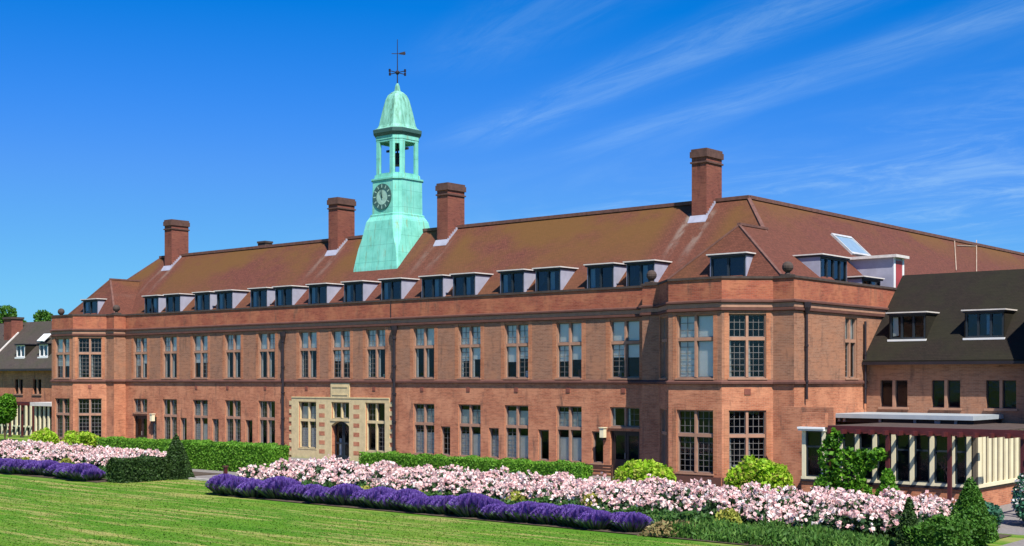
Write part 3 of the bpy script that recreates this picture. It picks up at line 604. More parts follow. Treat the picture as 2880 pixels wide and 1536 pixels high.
# ------------------------------------------------------------------ clock tower
TX, TY = -62.3, 5.45
def oct_(a, c, z): return [(TX + x, TY + y, z) for x, y in ((-a + c, -a), (a - c, -a), (a, -a + c), (a, a - c), (a - c, a), (-a + c, a), (-a, a - c), (-a, -a + c))]
def stack(mb, lv, mi=0):
    rs = [oct_(*l) for l in lv]
    for i in range(len(rs) - 1): mb.ring(rs[i], rs[i + 1], mi)
    mb.face(rs[-1], mi); mb.face(rs[0][::-1], mi)
T = MB()
stack(T, [(2.14, .02, 11.2), (2.07, .03, 12.5), (1.99, .06, 13.1), (1.92, .16, 13.8), (1.85, .34, 14.4), (1.78, .42, 15.0), (1.68, .44, 15.6), (1.52, .44, 15.9), (1.49, .43, 15.92), (1.49, .43, 16.05), (1.39, .42, 16.1), (1.37, .42, 18.35)])
ct = T.build('clock_tower', COPPER, B)
T = MB(); stack(T, [(1.44, .43, 18.352), (1.44, .43, 18.46), (1.28, .4, 18.5), (1.26, .4, 18.72)])
# belfry: corner piers around eight openings
zb0, zb1 = 18.72, 21.3; a, c = 1.2, 0.42
stack(T, [(1.22, .42, 21.05), (1.22, .42, 21.3)])
po = oct_(a, c, 0)
for i in range(8):
    p, q = Vector(po[i][:2]), Vector(po[(i + 1) % 8][:2]); Fo = frame(p, q); L = Fo.L; jw = 0.3 if L > 1 else 0.15
    T.fbox(Fo, 0.0, jw, -.16, -.001, zb0, 21.05); T.fbox(Fo, L - jw, L, -.16, -.001, zb0, 21.05)
    T.fbox(Fo, jw, L - jw, -.14, -.01, 20.72 if L < 1 else 20.9, 21.05)
    T.fbox(Fo, jw - .05, L - jw + .05, -.14, .02, zb0, zb0 + .08)
    for e in (0, L): pass
T.build('belfry', COPPER, ct, B)
T = MB(); T.ball((TX, TY, 19.9), .42, 12); T.cyl((TX, TY), .5, .38, 19.45, 19.9, 12); T.bar((TX, TY, 20.2), (TX, TY, 20.95), .08); T.bar((TX - 1.0, TY, 20.5), (TX + 1.0, TY, 20.5), .14)
T.build('bell', IRON, ct, B)
T = MB(); stack(T, [(1.24, .42, 21.3), (1.27, .43, 21.36), (1.36, .46, 21.5), (1.38, .46, 21.72), (1.28, .44, 21.78)]); T.build('tower_cornice', CDARK, ct, B)
T = MB(); stack(T, [(1.30, .44, 21.76), (1.14, .41, 21.88), (1.06, .38, 22.05), (.97, .34, 22.5), (.88, .31, 22.95), (.78, .28, 23.4), (.68, .24, 23.8), (.55, .19, 24.1), (.34, .12, 24.32), (.18, .06, 24.42), (.13, .05, 24.75), (.06, .02, 24.95)])
T.build('dome', COPPERD, ct, B)
T = MB(); T.cyl((TX, TY), .04, .02, 24.9, 27.9, 8); T.ball((TX, TY, 25.68), .15, 10)
for d_ in ((1, 0), (0, 1)):
    T.bar((TX - .62 * d_[0], TY - .62 * d_[1], 25.68), (TX + .62 * d_[0], TY + .62 * d_[1], 25.68), .045)
for sx, sy in ((.72, 0), (-.72, 0), (0, .72), (0, -.72)): T.box(TX + sx - .05, TX + sx + .05, TY + sy - .05, TY + sy + .05, 25.59, 25.79)
T.bar((TX - .3, TY - .25, 26.95), (TX + .42, TY + .36, 26.95), .04); T.face([(TX + .1, TY + .08, 26.9), (TX + .4, TY + .34, 26.85), (TX + .4, TY + .34, 27.1), (TX + .1, TY + .08, 27.0)])
T.build('weather_vane', IRON, ct, B)
def disc(mb, F, cs, cz, r0, r1, o, n=40):
    for k in range(n):
        a0, a1 = 2 * math.pi * k / n, 2 * math.pi * (k + 1) / n
        P = lambda r, a_: F(cs + r * math.cos(a_), o, cz + r * math.sin(a_))
        if r0 < 1e-4: mb.face([F(cs, o, cz), P(r1, a0), P(r1, a1)])
        else: mb.face([P(r0, a0), P(r1, a0), P(r1, a1), P(r0, a1)])
def rim(mb, F, cs, cz, r, o0, o1, n=40):
    for k in range(n):
        a0, a1 = 2 * math.pi * k / n, 2 * math.pi * (k + 1) / n; P = lambda o, a_: F(cs + r * math.cos(a_), o, cz + r * math.sin(a_))
        mb.face([P(o0, a0), P(o0, a1), P(o1, a1), P(o1, a0)])
for pp, qq in (((TX - 1.38, TY - 1.385), (TX + 1.38, TY - 1.385)), ((TX + 1.385, TY + 1.38), (TX - 1.38, TY + 1.385))):
    Fc = frame(pp, qq); cs, cz, r = 1.38, 17.22, .86
    T = MB(); disc(T, Fc, cs, cz, r * .62, r, .06); rim(T, Fc, cs, cz, r, -.02, .06); rim(T, Fc, cs, cz, r * .62, .02, .06); face_ = T.build('clock_face', CDARK, ct, B)
    T = MB(); disc(T, Fc, cs, cz, 0, r * .63, .03)
    for k in range(12):                  # hour marks in the dark ring
        an = math.pi * k / 6; d0 = (math.cos(an), math.sin(an)); n0 = (-d0[1], d0[0]); wv = .04
        T.face([Fc(cs + d0[0] * r * e + n0[0] * wv * g, .066, cz + d0[1] * r * e + n0[1] * wv * g) for e, g in ((.68, -1), (.93, -1), (.93, 1), (.68, 1))])
    T.build('dial', plain('pale_dial', (0.32, 0.50, 0.40), .6), face_, B) if False else T.build('dial', plain('pale_dial', (0.32, 0.50, 0.40), .6), ct, B)
    T = MB()
    for an, ln, wv in ((math.radians(118), .42, .05), (math.radians(95), .62, .035)):
        d0 = (math.cos(an), math.sin(an)); n0 = (-d0[1], d0[0])
        T.face([Fc(cs + d0[0] * e + n0[0] * wv * g, .075, cz + d0[1] * e + n0[1] * wv * g) for e, g in ((-.12, -1), (ln, -.5), (ln, .5), (-.12, 1))])
    T.build('clock_hands', CDARK, ct, B)
# ------------------------------------------------------------------ side wings with mossy roofs
def side_wing(name, sgn, label):
    mx_ = (lambda x: x) if sgn > 0 else mir
    W = root(name, (mx_(-20), 10, 0), label, 'building')
    XE = -6; x0, x1 = sorted((mx_(-29.38), mx_(XE)))
    if sgn < 0: x0 = mir(10) + 0; x0 = -134
    Fw = frame((x0, 6.7), (x1, 6.7)); hl = []
    if sgn > 0: pxs = [(2479, 2549), (2623, 2697.5), (2775.5, 2855.6)]
    else: pxs = [(37, 69), (93, 116)]
    cc = [((xat(a, 6.7) + xat(b, 6.7)) / 2 - x0) for a, b in pxs]
    if sgn > 0: cc += [cc[-1] + 3.1, cc[-1] + 6.2]
    else: cc += [cc[0] - 4.2, cc[0] - 8, cc[-1] + 3.8, cc[-1] + 7]
    hl = [(c_ - .72, c_ + .72, 3.75, 5.1) for c_ in cc]
    m_ = MB(); wall_sheet(m_, Fw, 0, Fw.L, 0, 6.0, hl); m_.box(x0, x1, 6.7, 6.701, -1, -.5) if False else None
    for xx in (x0, x1): m_.face([(xx, 6.7, 0), (xx, 15.5, 0), (xx, 15.5, 6), (xx, 11.1, 10.6), (xx, 6.7, 6)])
    m_.face([(x0, 15.5, 0), (x1, 15.5, 0), (x1, 15.5, 6), (x0, 15.5, 6)])
    m_.build('wall', BR_UP if sgn > 0 else BR_LOW, W)
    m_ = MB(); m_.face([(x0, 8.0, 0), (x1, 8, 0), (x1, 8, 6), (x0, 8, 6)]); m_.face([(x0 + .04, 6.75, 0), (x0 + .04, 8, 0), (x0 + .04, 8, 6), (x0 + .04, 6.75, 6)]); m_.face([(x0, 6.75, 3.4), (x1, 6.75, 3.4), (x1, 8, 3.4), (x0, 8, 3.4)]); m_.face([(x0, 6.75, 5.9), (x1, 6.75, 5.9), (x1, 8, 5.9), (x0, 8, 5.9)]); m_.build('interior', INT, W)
    for h in hl:
        s = MB(); F = Fw; mid = (h[0] + h[1]) / 2
        s.fbox(F, mid - .07, mid + .07, -.22, .01, h[2], h[3]); s.fbox(F, h[0] - .08, h[1] + .08, -.2, .08, h[2] - .12, h[2]); wo = s.build('window', TERRA, W)
        s = MB()
        for a, b in ((h[0], mid - .07), (mid + .07, h[1])):
            for bx in ((a, a + .05, h[2], h[3]), (b - .05, b, h[2], h[3]), (a + .05, b - .05, h[2], h[2] + .05), (a + .05, b - .05, h[3] - .05, h[3])): s.fbox(F, bx[0], bx[1], -.2, -.15, bx[2], bx[3])
        s.build('frame', IRON, wo, W)
        s = MB(); s.face([F(h[0], -.17, h[2]), F(h[1], -.17, h[2]), F(h[1], -.17, h[3]), F(h[0], -.17, h[3])]); s.build('pane', GLASS, wo, W)
    r = MB(); t_ = .12
    r.hexa([(x0, 6.2, 5.95), (x1, 6.2, 5.95), (x1, 11.1, 10.6), (x0, 11.1, 10.6), (x0, 6.2, 6.1), (x1, 6.2, 6.1), (x1, 11.1, 10.75), (x0, 11.1, 10.75)])
    r.hexa([(x0, 11.1, 10.6), (x1, 11.1, 10.6), (x1, 16, 5.95), (x0, 16, 5.95), (x0, 11.1, 10.75), (x1, 11.1, 10.75), (x1, 16, 6.1), (x0, 16, 6.1)])
    ro = r.build('roof', ROOFD if sgn > 0 else tiles('grey_brown_tiles', (0.085, 0.066, 0.055), (0.06, 0.058, 0.035), (0.04, 0.034, 0.03), 0.6, 0.5), W)
    r = MB(); r.box(x0, x1, 6.12, 6.25, 5.88, 6.02); r.build('gutter', IRON, ro, W)
    return W, x0, x1
WR, wx0, wx1 = side_wing('brick_wing', 1, 'brick wing with dark mossy roof and two wide dormers at the right edge')
for a, b, top_ in ((2498.5, 2607.7, 0), (2711, 2828, 1)):
    c_ = (xat(a, 7.35) + xat(b, 7.35)) / 2; d_ = dormer(c_, .93, 7.35, 7.2, 8.42, par=WR, top=WR, nl=3, back=1.5, rf=LEADL, cheek=ROOFD, gl=GLASSB if top_ else GLASS)
    s = MB(); s.box(c_ - 1.02, c_ + 1.02, 7.2, 7.34, 7.08, 7.18); s.build('sill', WHITE, d_, WR)
# cross gable added out of view to throw its shadow on the wing roof
g = MB(); gx0, gx1, gc = -20.3, -13.6, -18.6
g.face([(gx0, 5.4, 0), (gx1, 5.4, 0), (gx1, 5.4, 6), (gc, 5.4, 12.9), (gx0, 5.4, 6)]); g.face([(gx0, 6.7, 0), (gx0, 5.4, 0), (gx0, 5.4, 6), (gx0, 6.7, 6)]); g.face([(gx1, 5.4, 0), (gx1, 6.7, 0), (gx1, 6.7, 6), (gx1, 5.4, 6)]); g.build('shadow_gable_wall', BR_UP, WR)
g = MB()
g.hexa([(gx0 - .5, 5.0, 5.3), (gc, 5.0, 13.0), (gc, 13, 13.0), (gx0 - .5, 13, 5.3), (gx0 - .5, 5.0, 5.45), (gc, 5.0, 13.2), (gc, 13, 13.2), (gx0 - .5, 13, 5.45)])
g.hexa([(gc, 5.0, 13.0), (gx1 + .5, 5.0, 5.3), (gx1 + .5, 13, 5.3), (gc, 13, 13.0), (gc, 5.0, 13.2), (gx1 + .5, 5.0, 5.45), (gx1 + .5, 13, 5.45), (gc, 13, 13.2)]); g.build('shadow_gable_roof', ROOFD, WR)
WL, lx0, lx1 = side_wing('brick_wing', -1, 'small distant brick wing with dark roof at the left edge')
for a, b in ((42, 75), (106, 140)):
    c_ = (xat(a, 7.35) + xat(b, 7.35)) / 2; d_ = dormer(c_, .75, 7.35, 7.2, 8.3, par=WL, top=WL, nl=2, back=1.4, rf=LEADD, cheek=ROOFD, sash=WHITE)
    s = MB(); s.box(c_ - .85, c_ + .85, 7.2, 7.34, 7.05, 7.18); s.build('sill', WHITE, d_, WL)
xc = xat(35, 9.5); s = MB(); s.box(xc - 1.1, xc + .35, 9.2, 10.4, 8, 11.0); ch = s.build('chimney', BR_CH, WL)
s = MB(); s.box(xc - 1.2, xc + .45, 9.1, 10.5, 11.0, 11.2); s.build('chimney_cap', COPING, ch, WL)
s = MB(); s.bar((xc + .42, 9.9, 9.7), (xc + .42, 6.5, 6.45), .16, wd2=.1); s.build('flashing', LEADL, ch, WL)
s = MB(); c_ = xat(125, 8.7); s.hexa([(c_ - .7, 8.35, 8.62), (c_ + .5, 8.35, 8.62), (c_ + .5, 9.1, 9.3), (c_ - .7, 9.1, 9.3), (c_ - .7, 8.3, 8.72), (c_ + .5, 8.3, 8.72), (c_ + .5, 9.05, 9.4), (c_ - .7, 9.05, 9.4)]); s.build('roof_vent', WHITE, WL)
# ------------------------------------------------------------------ cream garden pavilion and pergola
PV = root('garden_pavilion', (-23, -5.3, 0), 'low cream timber and glass pavilion with white roof edge, right of the big bay', 'building')
X0, X1, YF = -26.75, -19.2, -5.3
s = MB(); s.box(X0, X1, YF, YF + .25, 0, .78); s.box(X1 - .25, X1, YF + .25, 6.69, 0, .78); s.box(X0, X0 + .25, YF + .25, 2.5, 0, .78); s.box(X0, X0 + .1 + 1.0, YF + .02, YF + .3, 3.05, 3.72); s.box(X0 - 2.6, X0, YF + 3, YF + 3.2, 0, 3.9); s.build('plinth_wall', BR_LOW, PV)
s = MB(); s.box(X0 - .02, X1 + .06, YF - .06, YF + .1, .78, .88); s.box(X1 - .1, X1 + .06, YF + .1, 6.69, .78, .88); s.build('black_sill', IRON, PV)
s = MB(); pcols = [2262, 2318, 2365, 2411.5, 2461, 2514, 2566, 2622, 2680, 2726]
pxX = [xat(p, YF) for p in pcols]
for x in pxX: s.box(x - .09, x + .09, YF - .05, YF + .12, .88, 2.95)
s.box(X0, X1, YF - .07, YF + .12, 2.95, 3.06); s.box(X0, X1, YF - .045, YF + .1, .885, 1.0)
s.build('cream_post', CREAM, PV)
for i in range(len(pxX) - 1):
    a, b = pxX[i] + .11, pxX[i + 1] - .11
    f = MB(); e = .05
    f.box(a, a + e, YF - .02, YF + .06, 1.0, 2.95); f.box(b - e, b, YF - .02, YF + .06, 1.0, 2.95); f.box(a + e, b - e, YF - .02, YF + .06, 1.0, 1.0 + e); f.box(a + e, b - e, YF - .02, YF + .06, 2.9, 2.95); f.box(a + e, b - e, YF - .02, YF + .06, 2.25, 2.32)
    fo = f.build('window', DFRAME, PV); g = MB(); g.face([(a, YF + .03, 1), (b, YF + .03, 1), (b, YF + .03, 2.95), (a, YF + .03, 2.95)]); g.build('pane', GLASS, fo, PV)
s = MB(); s.box(X0 - .05, X0 + 1.15, YF - .22, YF + .1, 2.96, 3.04); s.box(X0 - .05, X0 + 1.15, YF - .3, YF, 3.04, 3.12); s.build('canopy', WHITE, PV)
s = MB(); s.hexa([(X0, YF - .1, 3.06), (X1 + .12, YF - .1, 3.06), (X1 + .12, 6.68, 3.0), (X0, 6.68, 3.0), (X0, YF - .1, 3.12), (X1 + .12, YF - .1, 3.12), (X1 + .12, 6.68, 3.06), (X0, 6.68, 3.06)]); s.build('low_roof', COPING, PV)
q0, q1 = -29.38, xat(2734, 3.0)
s = MB(); s.box(q0, q1, 3.2, 6.68, 3.05, 3.27); s.build('clerestory', IRON, PV)
for p in (2360, 2375, 2475, 2573, 2632, 2640, 2688):
    s = MB(); x = xat(p, 3.15); s.box(x - .06, x + .06, 3.12, 3.2, 3.08, 3.27); s.build('clerestory_post', LEAD, PV)
s = MB(); s.box(q0, q1 + .12, 2.8, 6.68, 3.27, 3.47); s.build('white_roof', plain('white_roof_sheet', (0.36, 0.40, 0.42), .5, .1), PV)
s = MB(); s.box(X1 - .1, X1, YF + .12, 6.69, .88, 3.05); s.box(X1 - .1, X1 + .05, YF - .05, YF + .12, .88, 3.05); side = s.build('board_wall', CREAM_SHADE, PV)
s = MB(); y = YF + .55; s.box(X1, X1 + .05, YF + .12, YF + .5, .9, 3.05)
while y < 6.5: s.box(X1, X1 + .07, y + .05, y + .33, .95, 2.98); y += .62
s.box(X1, X1 + .09, YF + .12, 6.69, .88, 1.02); s.box(X1, X1 + .09, YF + .12, 6.69, 2.98, 3.08); s.build('batten', CREAM, side, PV)
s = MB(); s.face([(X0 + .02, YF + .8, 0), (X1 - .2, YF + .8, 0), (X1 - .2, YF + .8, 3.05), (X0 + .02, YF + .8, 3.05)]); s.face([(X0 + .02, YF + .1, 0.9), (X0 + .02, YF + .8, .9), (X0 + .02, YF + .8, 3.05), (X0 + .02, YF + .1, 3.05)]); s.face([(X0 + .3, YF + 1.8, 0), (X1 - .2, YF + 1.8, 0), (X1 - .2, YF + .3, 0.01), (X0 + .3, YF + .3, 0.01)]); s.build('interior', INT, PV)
def pergola(name, label, xs, yp, x0, x1, zb=3.08, back=1.6, step=.6):
    r = root(name, (xs[0], yp, 0), label, 'pergola')
    for x in xs:
        s = MB(); s.box(x - .07, x + .07, yp - .07, yp + .07, 0.0, zb); p = s.build('post', BROWN, r)
        s = MB(); s.box(x - .13, x + .13, yp - .13, yp + .13, 0, .15); s.build('post_base', COPING, p, r)
    s = MB(); s.box(x0, x1, yp - .07, yp + .07, zb, zb + .24); s.build('beam', BROWN, r)
    x = x0 + .2
    while x < x1:
        s = MB(); s.box(x - .05, x + .05, yp - .4, yp + back, zb + .06 - .12, zb + .07) if False else s.box(x - .045, x + .045, yp - .45, yp + back, zb - .07, zb + .11); s.build('rafter', BROWN, r); x += step
    return r
YP = -6.75
pergola('pergola', 'dark red timber pergola along the cream pavilion at right', [xat(p, YP) for p in (2338, 2497, 2671, 2876)] + [-13.0], YP, xat(2330, YP), -11.5, zb=3.02, back=1.4)
# left counterpart seen far away
PL = root('garden_pavilion', (xat(110, 1), 1, 0), 'small cream pavilion with pale roof edge beside the left end bay', 'building')
a, b = xat(97, 1.0), xat(150, 1.0)
s = MB(); s.box(a, b, 1.0, 6.6, 0, .8); s.build('plinth_wall', BR_LOW, PL)
s = MB()
for k in range(5): x = lerp(a + .12, b - .12, k / 4); s.box(x - .1, x + .1, 1.0, 1.1, .8, 2.9)
s.box(a, a + .1, 1.1, 6.5, .8, 2.9); s.build('cream_post', CREAM, PL)
s = MB(); s.box(a - .2, b + .2, .7, 6.6, 2.9, 3.2); s.build('white_roof', LEADL, PL)
s = MB(); s.box(a + .1, b, 1.12, 1.2, .8, 2.9); s.build('pane', GLASSB, PL); s = MB(); s.box(a + .15, b, 2, 2.1, 0.8, 2.9); s.build('interior', INT, PL)
LPY = 3.2
pergola('pergola', 'dark red timber pergola before the distant brick wing at the left edge', [xat(p, LPY) for p in (-10, 28, 62, 93)], LPY, xat(-60, LPY), xat(95, LPY), zb=2.9, back=1.6, step=.8)
s = MB(); xa, xb = xat(-60, 5.5), xat(92, 5.5)
fs = root('cream_screen', ((xa + xb) / 2, 5.5, 0), 'cream slatted timber screen behind the left edge pergola', 'screen')
s.box(xa, xb, 5.5, 5.6, .75, .9); s.box(xa, xb, 5.5, 5.6, 2.8, 2.95); s.build('rail', CREAM, fs)
k = xa
while k < xb: s = MB(); s.box(k, k + .28, 5.48, 5.58, .0, 2.95); s.build('slat', CREAM, fs); k += .85
s = MB(); s.box(xa, xb, 5.62, 5.7, 0, 2.9); s.build('dark_backing', IRON, fs)
# ------------------------------------------------------------------ vegetation
def mesh_quads(name, V, mats, midx=None, smooth=False):
    me = bpy.data.meshes.new(name); n = len(V) // 4
    me.vertices.add(len(V)); me.vertices.foreach_set('co', V.astype(np.float32).ravel())
    me.loops.add(4 * n); me.loops.foreach_set('vertex_index', np.arange(4 * n, dtype=np.int32)); me.polygons.add(n)
    me.polygons.foreach_set('loop_start', np.arange(0, 4 * n, 4, dtype=np.int32)); me.polygons.foreach_set('loop_total', np.full(n, 4, dtype=np.int32))
    for m in mats: me.materials.append(m)
    if midx is not None: me.polygons.foreach_set('material_index', midx.astype(np.int32))
    me.update(calc_edges=True); me.validate(); return me
def cards(P, size, up=None, aspect=1.6, tilt=1.0, droop=0.0):
    n = len(P); d = RNG.normal(size=(n, 3)); d[:, 2] *= tilt; d /= np.linalg.norm(d, axis=1)[:, None]
    e = RNG.normal(size=(n, 3)); e -= (e * d).sum(1)[:, None] * d; e /= np.linalg.norm(e, axis=1)[:, None]
    sz = size * RNG.uniform(.6, 1.35, n)[:, None]; a = d * sz * aspect / 2; b = e * sz / 2
    m = (RNG.uniform(-.15, .15, n))[:, None] * a
    return np.stack([P - a, P - b + m, P + a, P + b + m], axis=1).reshape(-1, 3)
def obj_from(me, name, loc=(0, 0, 0), parent=None, rot=0, sc=1):
    o = bpy.data.objects.new(name, me); COL.objects.link(o); o.location = loc; o.rotation_euler = (0, 0, rot); o.scale = (sc,) * 3 if not isinstance(sc, tuple) else sc
    if parent: o.parent = parent
    return o
YEW = leafmat('yew_foliage', (0.02, 0.045, 0.010), (0.032, 0.075, 0.016), (0.06, 0.12, 0.022), .15)
YEWL = leafmat('bright_yew_foliage', (0.035, 0.11, 0.010), (0.055, 0.16, 0.015), (0.10, 0.22, 0.025), .2)
HEDGE = leafmat('hedge_foliage', (0.08, 0.23, 0.016), (0.14, 0.33, 0.026), (0.22, 0.42, 0.045), .3)
LIME = leafmat('lime_foliage', (0.20, 0.40, 0.015), (0.34, 0.56, 0.025), (0.55, 0.66, 0.09), .35)
ROSEL = leafmat('rose_foliage', (0.02, 0.055, 0.02), (0.035, 0.085, 0.028), (0.07, 0.13, 0.04), .2)
MIDL = leafmat('border_foliage', (0.035, 0.10, 0.022), (0.055, 0.15, 0.03), (0.11, 0.20, 0.04), .25)
TEAL = leafmat('blue_green_foliage', (0.03, 0.11, 0.06), (0.05, 0.17, 0.10), (0.08, 0.22, 0.12), .2)
CLIMB = leafmat('climber_foliage', (0.05, 0.17, 0.01), (0.10, 0.28, 0.015), (0.2, 0.42, 0.03), .35)
YELF = leafmat('yellow_green_foliage', (0.22, 0.28, 0.04), (0.36, 0.38, 0.06), (0.5, 0.42, 0.1), .3)
PINK = leafmat('pink_petals', (0.86, 0.50, 0.48), (0.93, 0.70, 0.66), (0.95, 0.85, 0.77), .3)
WHTF = leafmat('white_petals', (0.8, 0.76, 0.7), (0.85, 0.82, 0.78), (0.9, 0.88, 0.85), .2)
LAV = leafmat('lavender_flowers', (0.10, 0.043, 0.25), (0.16, 0.08, 0.38), (0.30, 0.20, 0.56), .2)
LAVG = leafmat('lavender_stems', (0.07, 0.13, 0.06), (0.11, 0.19, 0.08), (0.16, 0.24, 0.11), .25)
STEM = plain('bark', (0.10, 0.07, 0.045), .9)
def hedge_mesh(name, L, W, H, mat, dens=420, size=.07, rnd=.08):
    n = int((L * W + 2 * (L + W) * H) * dens); P = []
    f = RNG.uniform(size=(n, 1)); u = RNG.uniform(-.5, .5, (n, 3)); ar = np.array([L * W, L * H * 2, W * H * 2]); ch = RNG.choice(3, n, p=ar / ar.sum())
    p = u * np.array([L, W, H]); sg = RNG.choice([-1, 1], n)
    p[ch == 0, 2] = H / 2; m = ch == 1; p[m, 1] = sg[m] * W / 2; m = ch == 2; p[m, 0] = sg[m] * L / 2
    p[:, 2] += H / 2; p += RNG.normal(scale=rnd * .35, size=p.shape)
    bump = .05 * np.sin(p[:, 0] * 2.1 + 1) + .04 * np.sin(p[:, 0] * 5.3 + p[:, 1] * 3); p[:, 2] += bump * (p[:, 2] / H)
    return mesh_quads(name, cards(p, size), [mat])
def solid(mbf, mat, name, parent, root_):
    return mbf.build(name, mat, parent, root_)
def hedge(name, loc, L, W, H, mat, label, rot=0, group=None, dens=420, size=.07):
    r = root(name, loc, label, 'hedge', group); r.rotation_euler = (0, 0, rot)
    obj_from(hedge_mesh('foliage', L, W, H, mat, dens, size), 'foliage', parent=r)
    s = MB(); s.box(-L / 2 + .06, L / 2 - .06, -W / 2 + .06, W / 2 - .06, 0, H - .07); me_o = s.build('branches', mat, None); me_o.parent = r
    return r
def cone_topiary(loc, R_, H, mat, label, n=9000):
    r = root('topiary_cone', loc, label, 'topiary')
    z = 1 - np.sqrt(RNG.uniform(0, 1, n)); th = RNG.uniform(0, 2 * math.pi, n)
    rad = R_ * (1 - z) ** .85 * (1 + .05 * np.sin(th * 3 + z * 9)) + RNG.normal(scale=.02, size=n)
    P = np.stack([rad * np.cos(th), rad * np.sin(th), z * H + .02], 1)
    obj_from(mesh_quads('foliage', cards(P, .07), [mat]), 'foliage', parent=r)
    s = MB(); s.cyl((0, 0), R_ * .93, R_ * .52, 0, H * .5, 14); s.cyl((0, 0), R_ * .52, .03, H * .5, H * .95, 14); o = s.build('branches', mat, None); o.parent = r
    return r
def blob_pts(n, cs, flat=1.0):           # points in shells of several ellipsoids (x,y,z,rx,ry,rz)
    out = []; w = np.array([c[3] * c[4] * c[5] for c in cs]) ** (2 / 3); w /= w.sum()
    for c, k in zip(cs, (w * n).astype(int)):
        d = RNG.normal(size=(k, 3)); d /= np.linalg.norm(d, axis=1)[:, None]; rr = RNG.uniform(.55, 1.05, k)[:, None] ** .6
        out.append(np.array(c[:3]) + d * rr * np.array(c[3:6]))
    P = np.concatenate(out); return P[P[:, 2] > .02]
def shrub(name, loc, cs, mat, label, cat='shrub', n=5000, size=.1, flowers=None, group=None, stems=True):
    r = root(name, loc, label, cat, group); P = blob_pts(n, cs)
    obj_from(mesh_quads('foliage', cards(P, size), [mat]), 'foliage', parent=r)
    if flowers:
        fm, fn, fs_ = flowers; cs2 = [(c[0], c[1], c[2], c[3] * 1.04, c[4] * 1.04, c[5] * 1.04) for c in cs]
        Q = blob_pts(fn * 2, cs2); Q = Q[Q[:, 2] > .25][:fn]; V = np.concatenate([cards(Q, fs_, aspect=1.1), cards(Q, fs_, aspect=1.1)])
        obj_from(mesh_quads('blossom', V, [fm]), 'blossom', parent=r)
    if stems:
        s = MB()
        for k in range(5): a = 2 * math.pi * k / 5; s.bar((0, 0, 0), (.35 * cs[0][3] * math.cos(a), .35 * cs[0][4] * math.sin(a), cs[0][2]), .05)
        o = s.build('stem', STEM, None); o.parent = r
    return r
# trimmed hedges
hedge('clipped_hedge', ((xat(500, -10.3) + xat(785, -10.3)) / 2, -10.3, 0), xat(785, -10.3) - xat(500, -10.3), 1.4, 1.5, HEDGE, 'bright green clipped hedge behind the gravel path, left of the entrance')
hx0, hx1 = xat(1030, -5.3), xat(1655, -5.3)
hedge('low_hedge', ((hx0 + hx1) / 2, -5.4, 0), hx1 - hx0, .9, 1.0, HEDGE, 'long low green hedge along the building behind the pink roses', dens=300)
hx0, hx1 = xat(290, -5.0), xat(505, -5.0)
hedge('low_hedge', ((hx0 + hx1) / 2, -5.1, 0), hx1 - hx0, .8, 1.05, HEDGE, 'short thin green hedge below the dark door, left of the tall cone', dens=250)
hedge('yew_hedge', (-57.0, -18.2, 0), 1.3, 2.6, 1.1, YEW, 'dark low yew block joined to the left cone', dens=520)
cone_topiary((-56.9, -15.9, 0), .9, 2.3, YEW, 'dark clipped yew cone at the end of the left flower bed')
hedge('yew_hedge', (-15.7, -16.5, 0), 1.3, 4.0, .72, YEWL, 'green low yew block at the lower right corner', dens=520)
cone_topiary((-16.0, -14.2, 0), .8, 2.0, YEWL, 'tall green clipped yew cone at the right end of the roses')
cone_topiary((-16.35, -18.2, 0), .40, 1.6, YEW, 'narrow dark yew cone at the front corner of the right bed', 3500)
for x, y, r_, h_, lb in ((-15.7, -17.6, .62, 1.0, 'blunt green yew growing out of the lower right block, nearest the lawn'), (-15.3, -16.0, .7, 1.15, 'blunt green yew between the tall cone and the nearest yew')):
    shrub('yew_bush', (x, y, 0), [(0, 0, h_ * .45, r_, r_, h_ * .5), (.1, -.1, h_ * .7, r_ * .55, r_ * .55, h_ * .38), (-.3, .1, h_ * .5, r_ * .5, r_ * .5, h_ * .4)], YEWL, lb, n=4200, size=.07)
# lavender mounds
def lav_mesh(name, rx, ry, h, n=3000):
    th = RNG.uniform(0, 2 * math.pi, n); q = np.sqrt(RNG.uniform(0, 1, n)); x = rx * q * np.cos(th); y = ry * q * np.sin(th)
    hz_ = h * (np.sqrt(np.maximum(0, 1 - (q * .93) ** 2)) * .72 + .12) * RNG.uniform(.85, 1.12, n)
    lean = .35 * q; base = np.stack([x * .55, y * .55, np.zeros(n)], 1); tip = np.stack([x * (1 + .12 * q), y * (1 + .12 * q), hz_ + .05], 1)
    def strips(a, b, wd):
        d = b - a; side = np.stack([np.cos(th * 7.3), np.sin(th * 7.3), np.zeros(n)], 1) * wd / 2
        return np.stack([a - side * .6, a + side * .6, b + side, b - side], 1).reshape(-1, 3)
    k = RNG.uniform(.25, .6, n)[:, None]; midp = base + (tip - base) * k
    V = np.concatenate([strips(base, midp + (tip - midp) * .05, .035), strips(midp, tip, .04)]); me = mesh_quads(name, V, [LAVG, LAV], np.concatenate([np.zeros(n), (q < .95 + RNG.normal(scale=.05, size=n)).astype(int)])); return me
LM = [lav_mesh('lavender_bush', .85, .75, .80), lav_mesh('lavender_bush', .70, .8, .72), lav_mesh('lavender_bush', .95, .8, .88)]
def lavrow(x0, x1, y, label, group, skip=()):
    x = x0; i = 0
    while x < x1:
        st = RNG.uniform(.45, .85); me = LM[int(RNG.integers(3))]
        s_ = RNG.uniform(.7, 1.0)
        if i not in skip:
            o = obj_from(me, 'lavender_bush', (x, y + RNG.uniform(-.35, .3), 0.03), None, RNG.uniform(0, 6), (s_ * 1.05, s_ * 1.05, s_ * RNG.uniform(.92, 1.15))); tag(o, label, 'lavender', group)
        x += st; i += 1
    return
lavrow(-47.5, -24.7, -19.7, 'purple lavender mound in the row edging the lawn right of the path', 'lavender row right of the path')
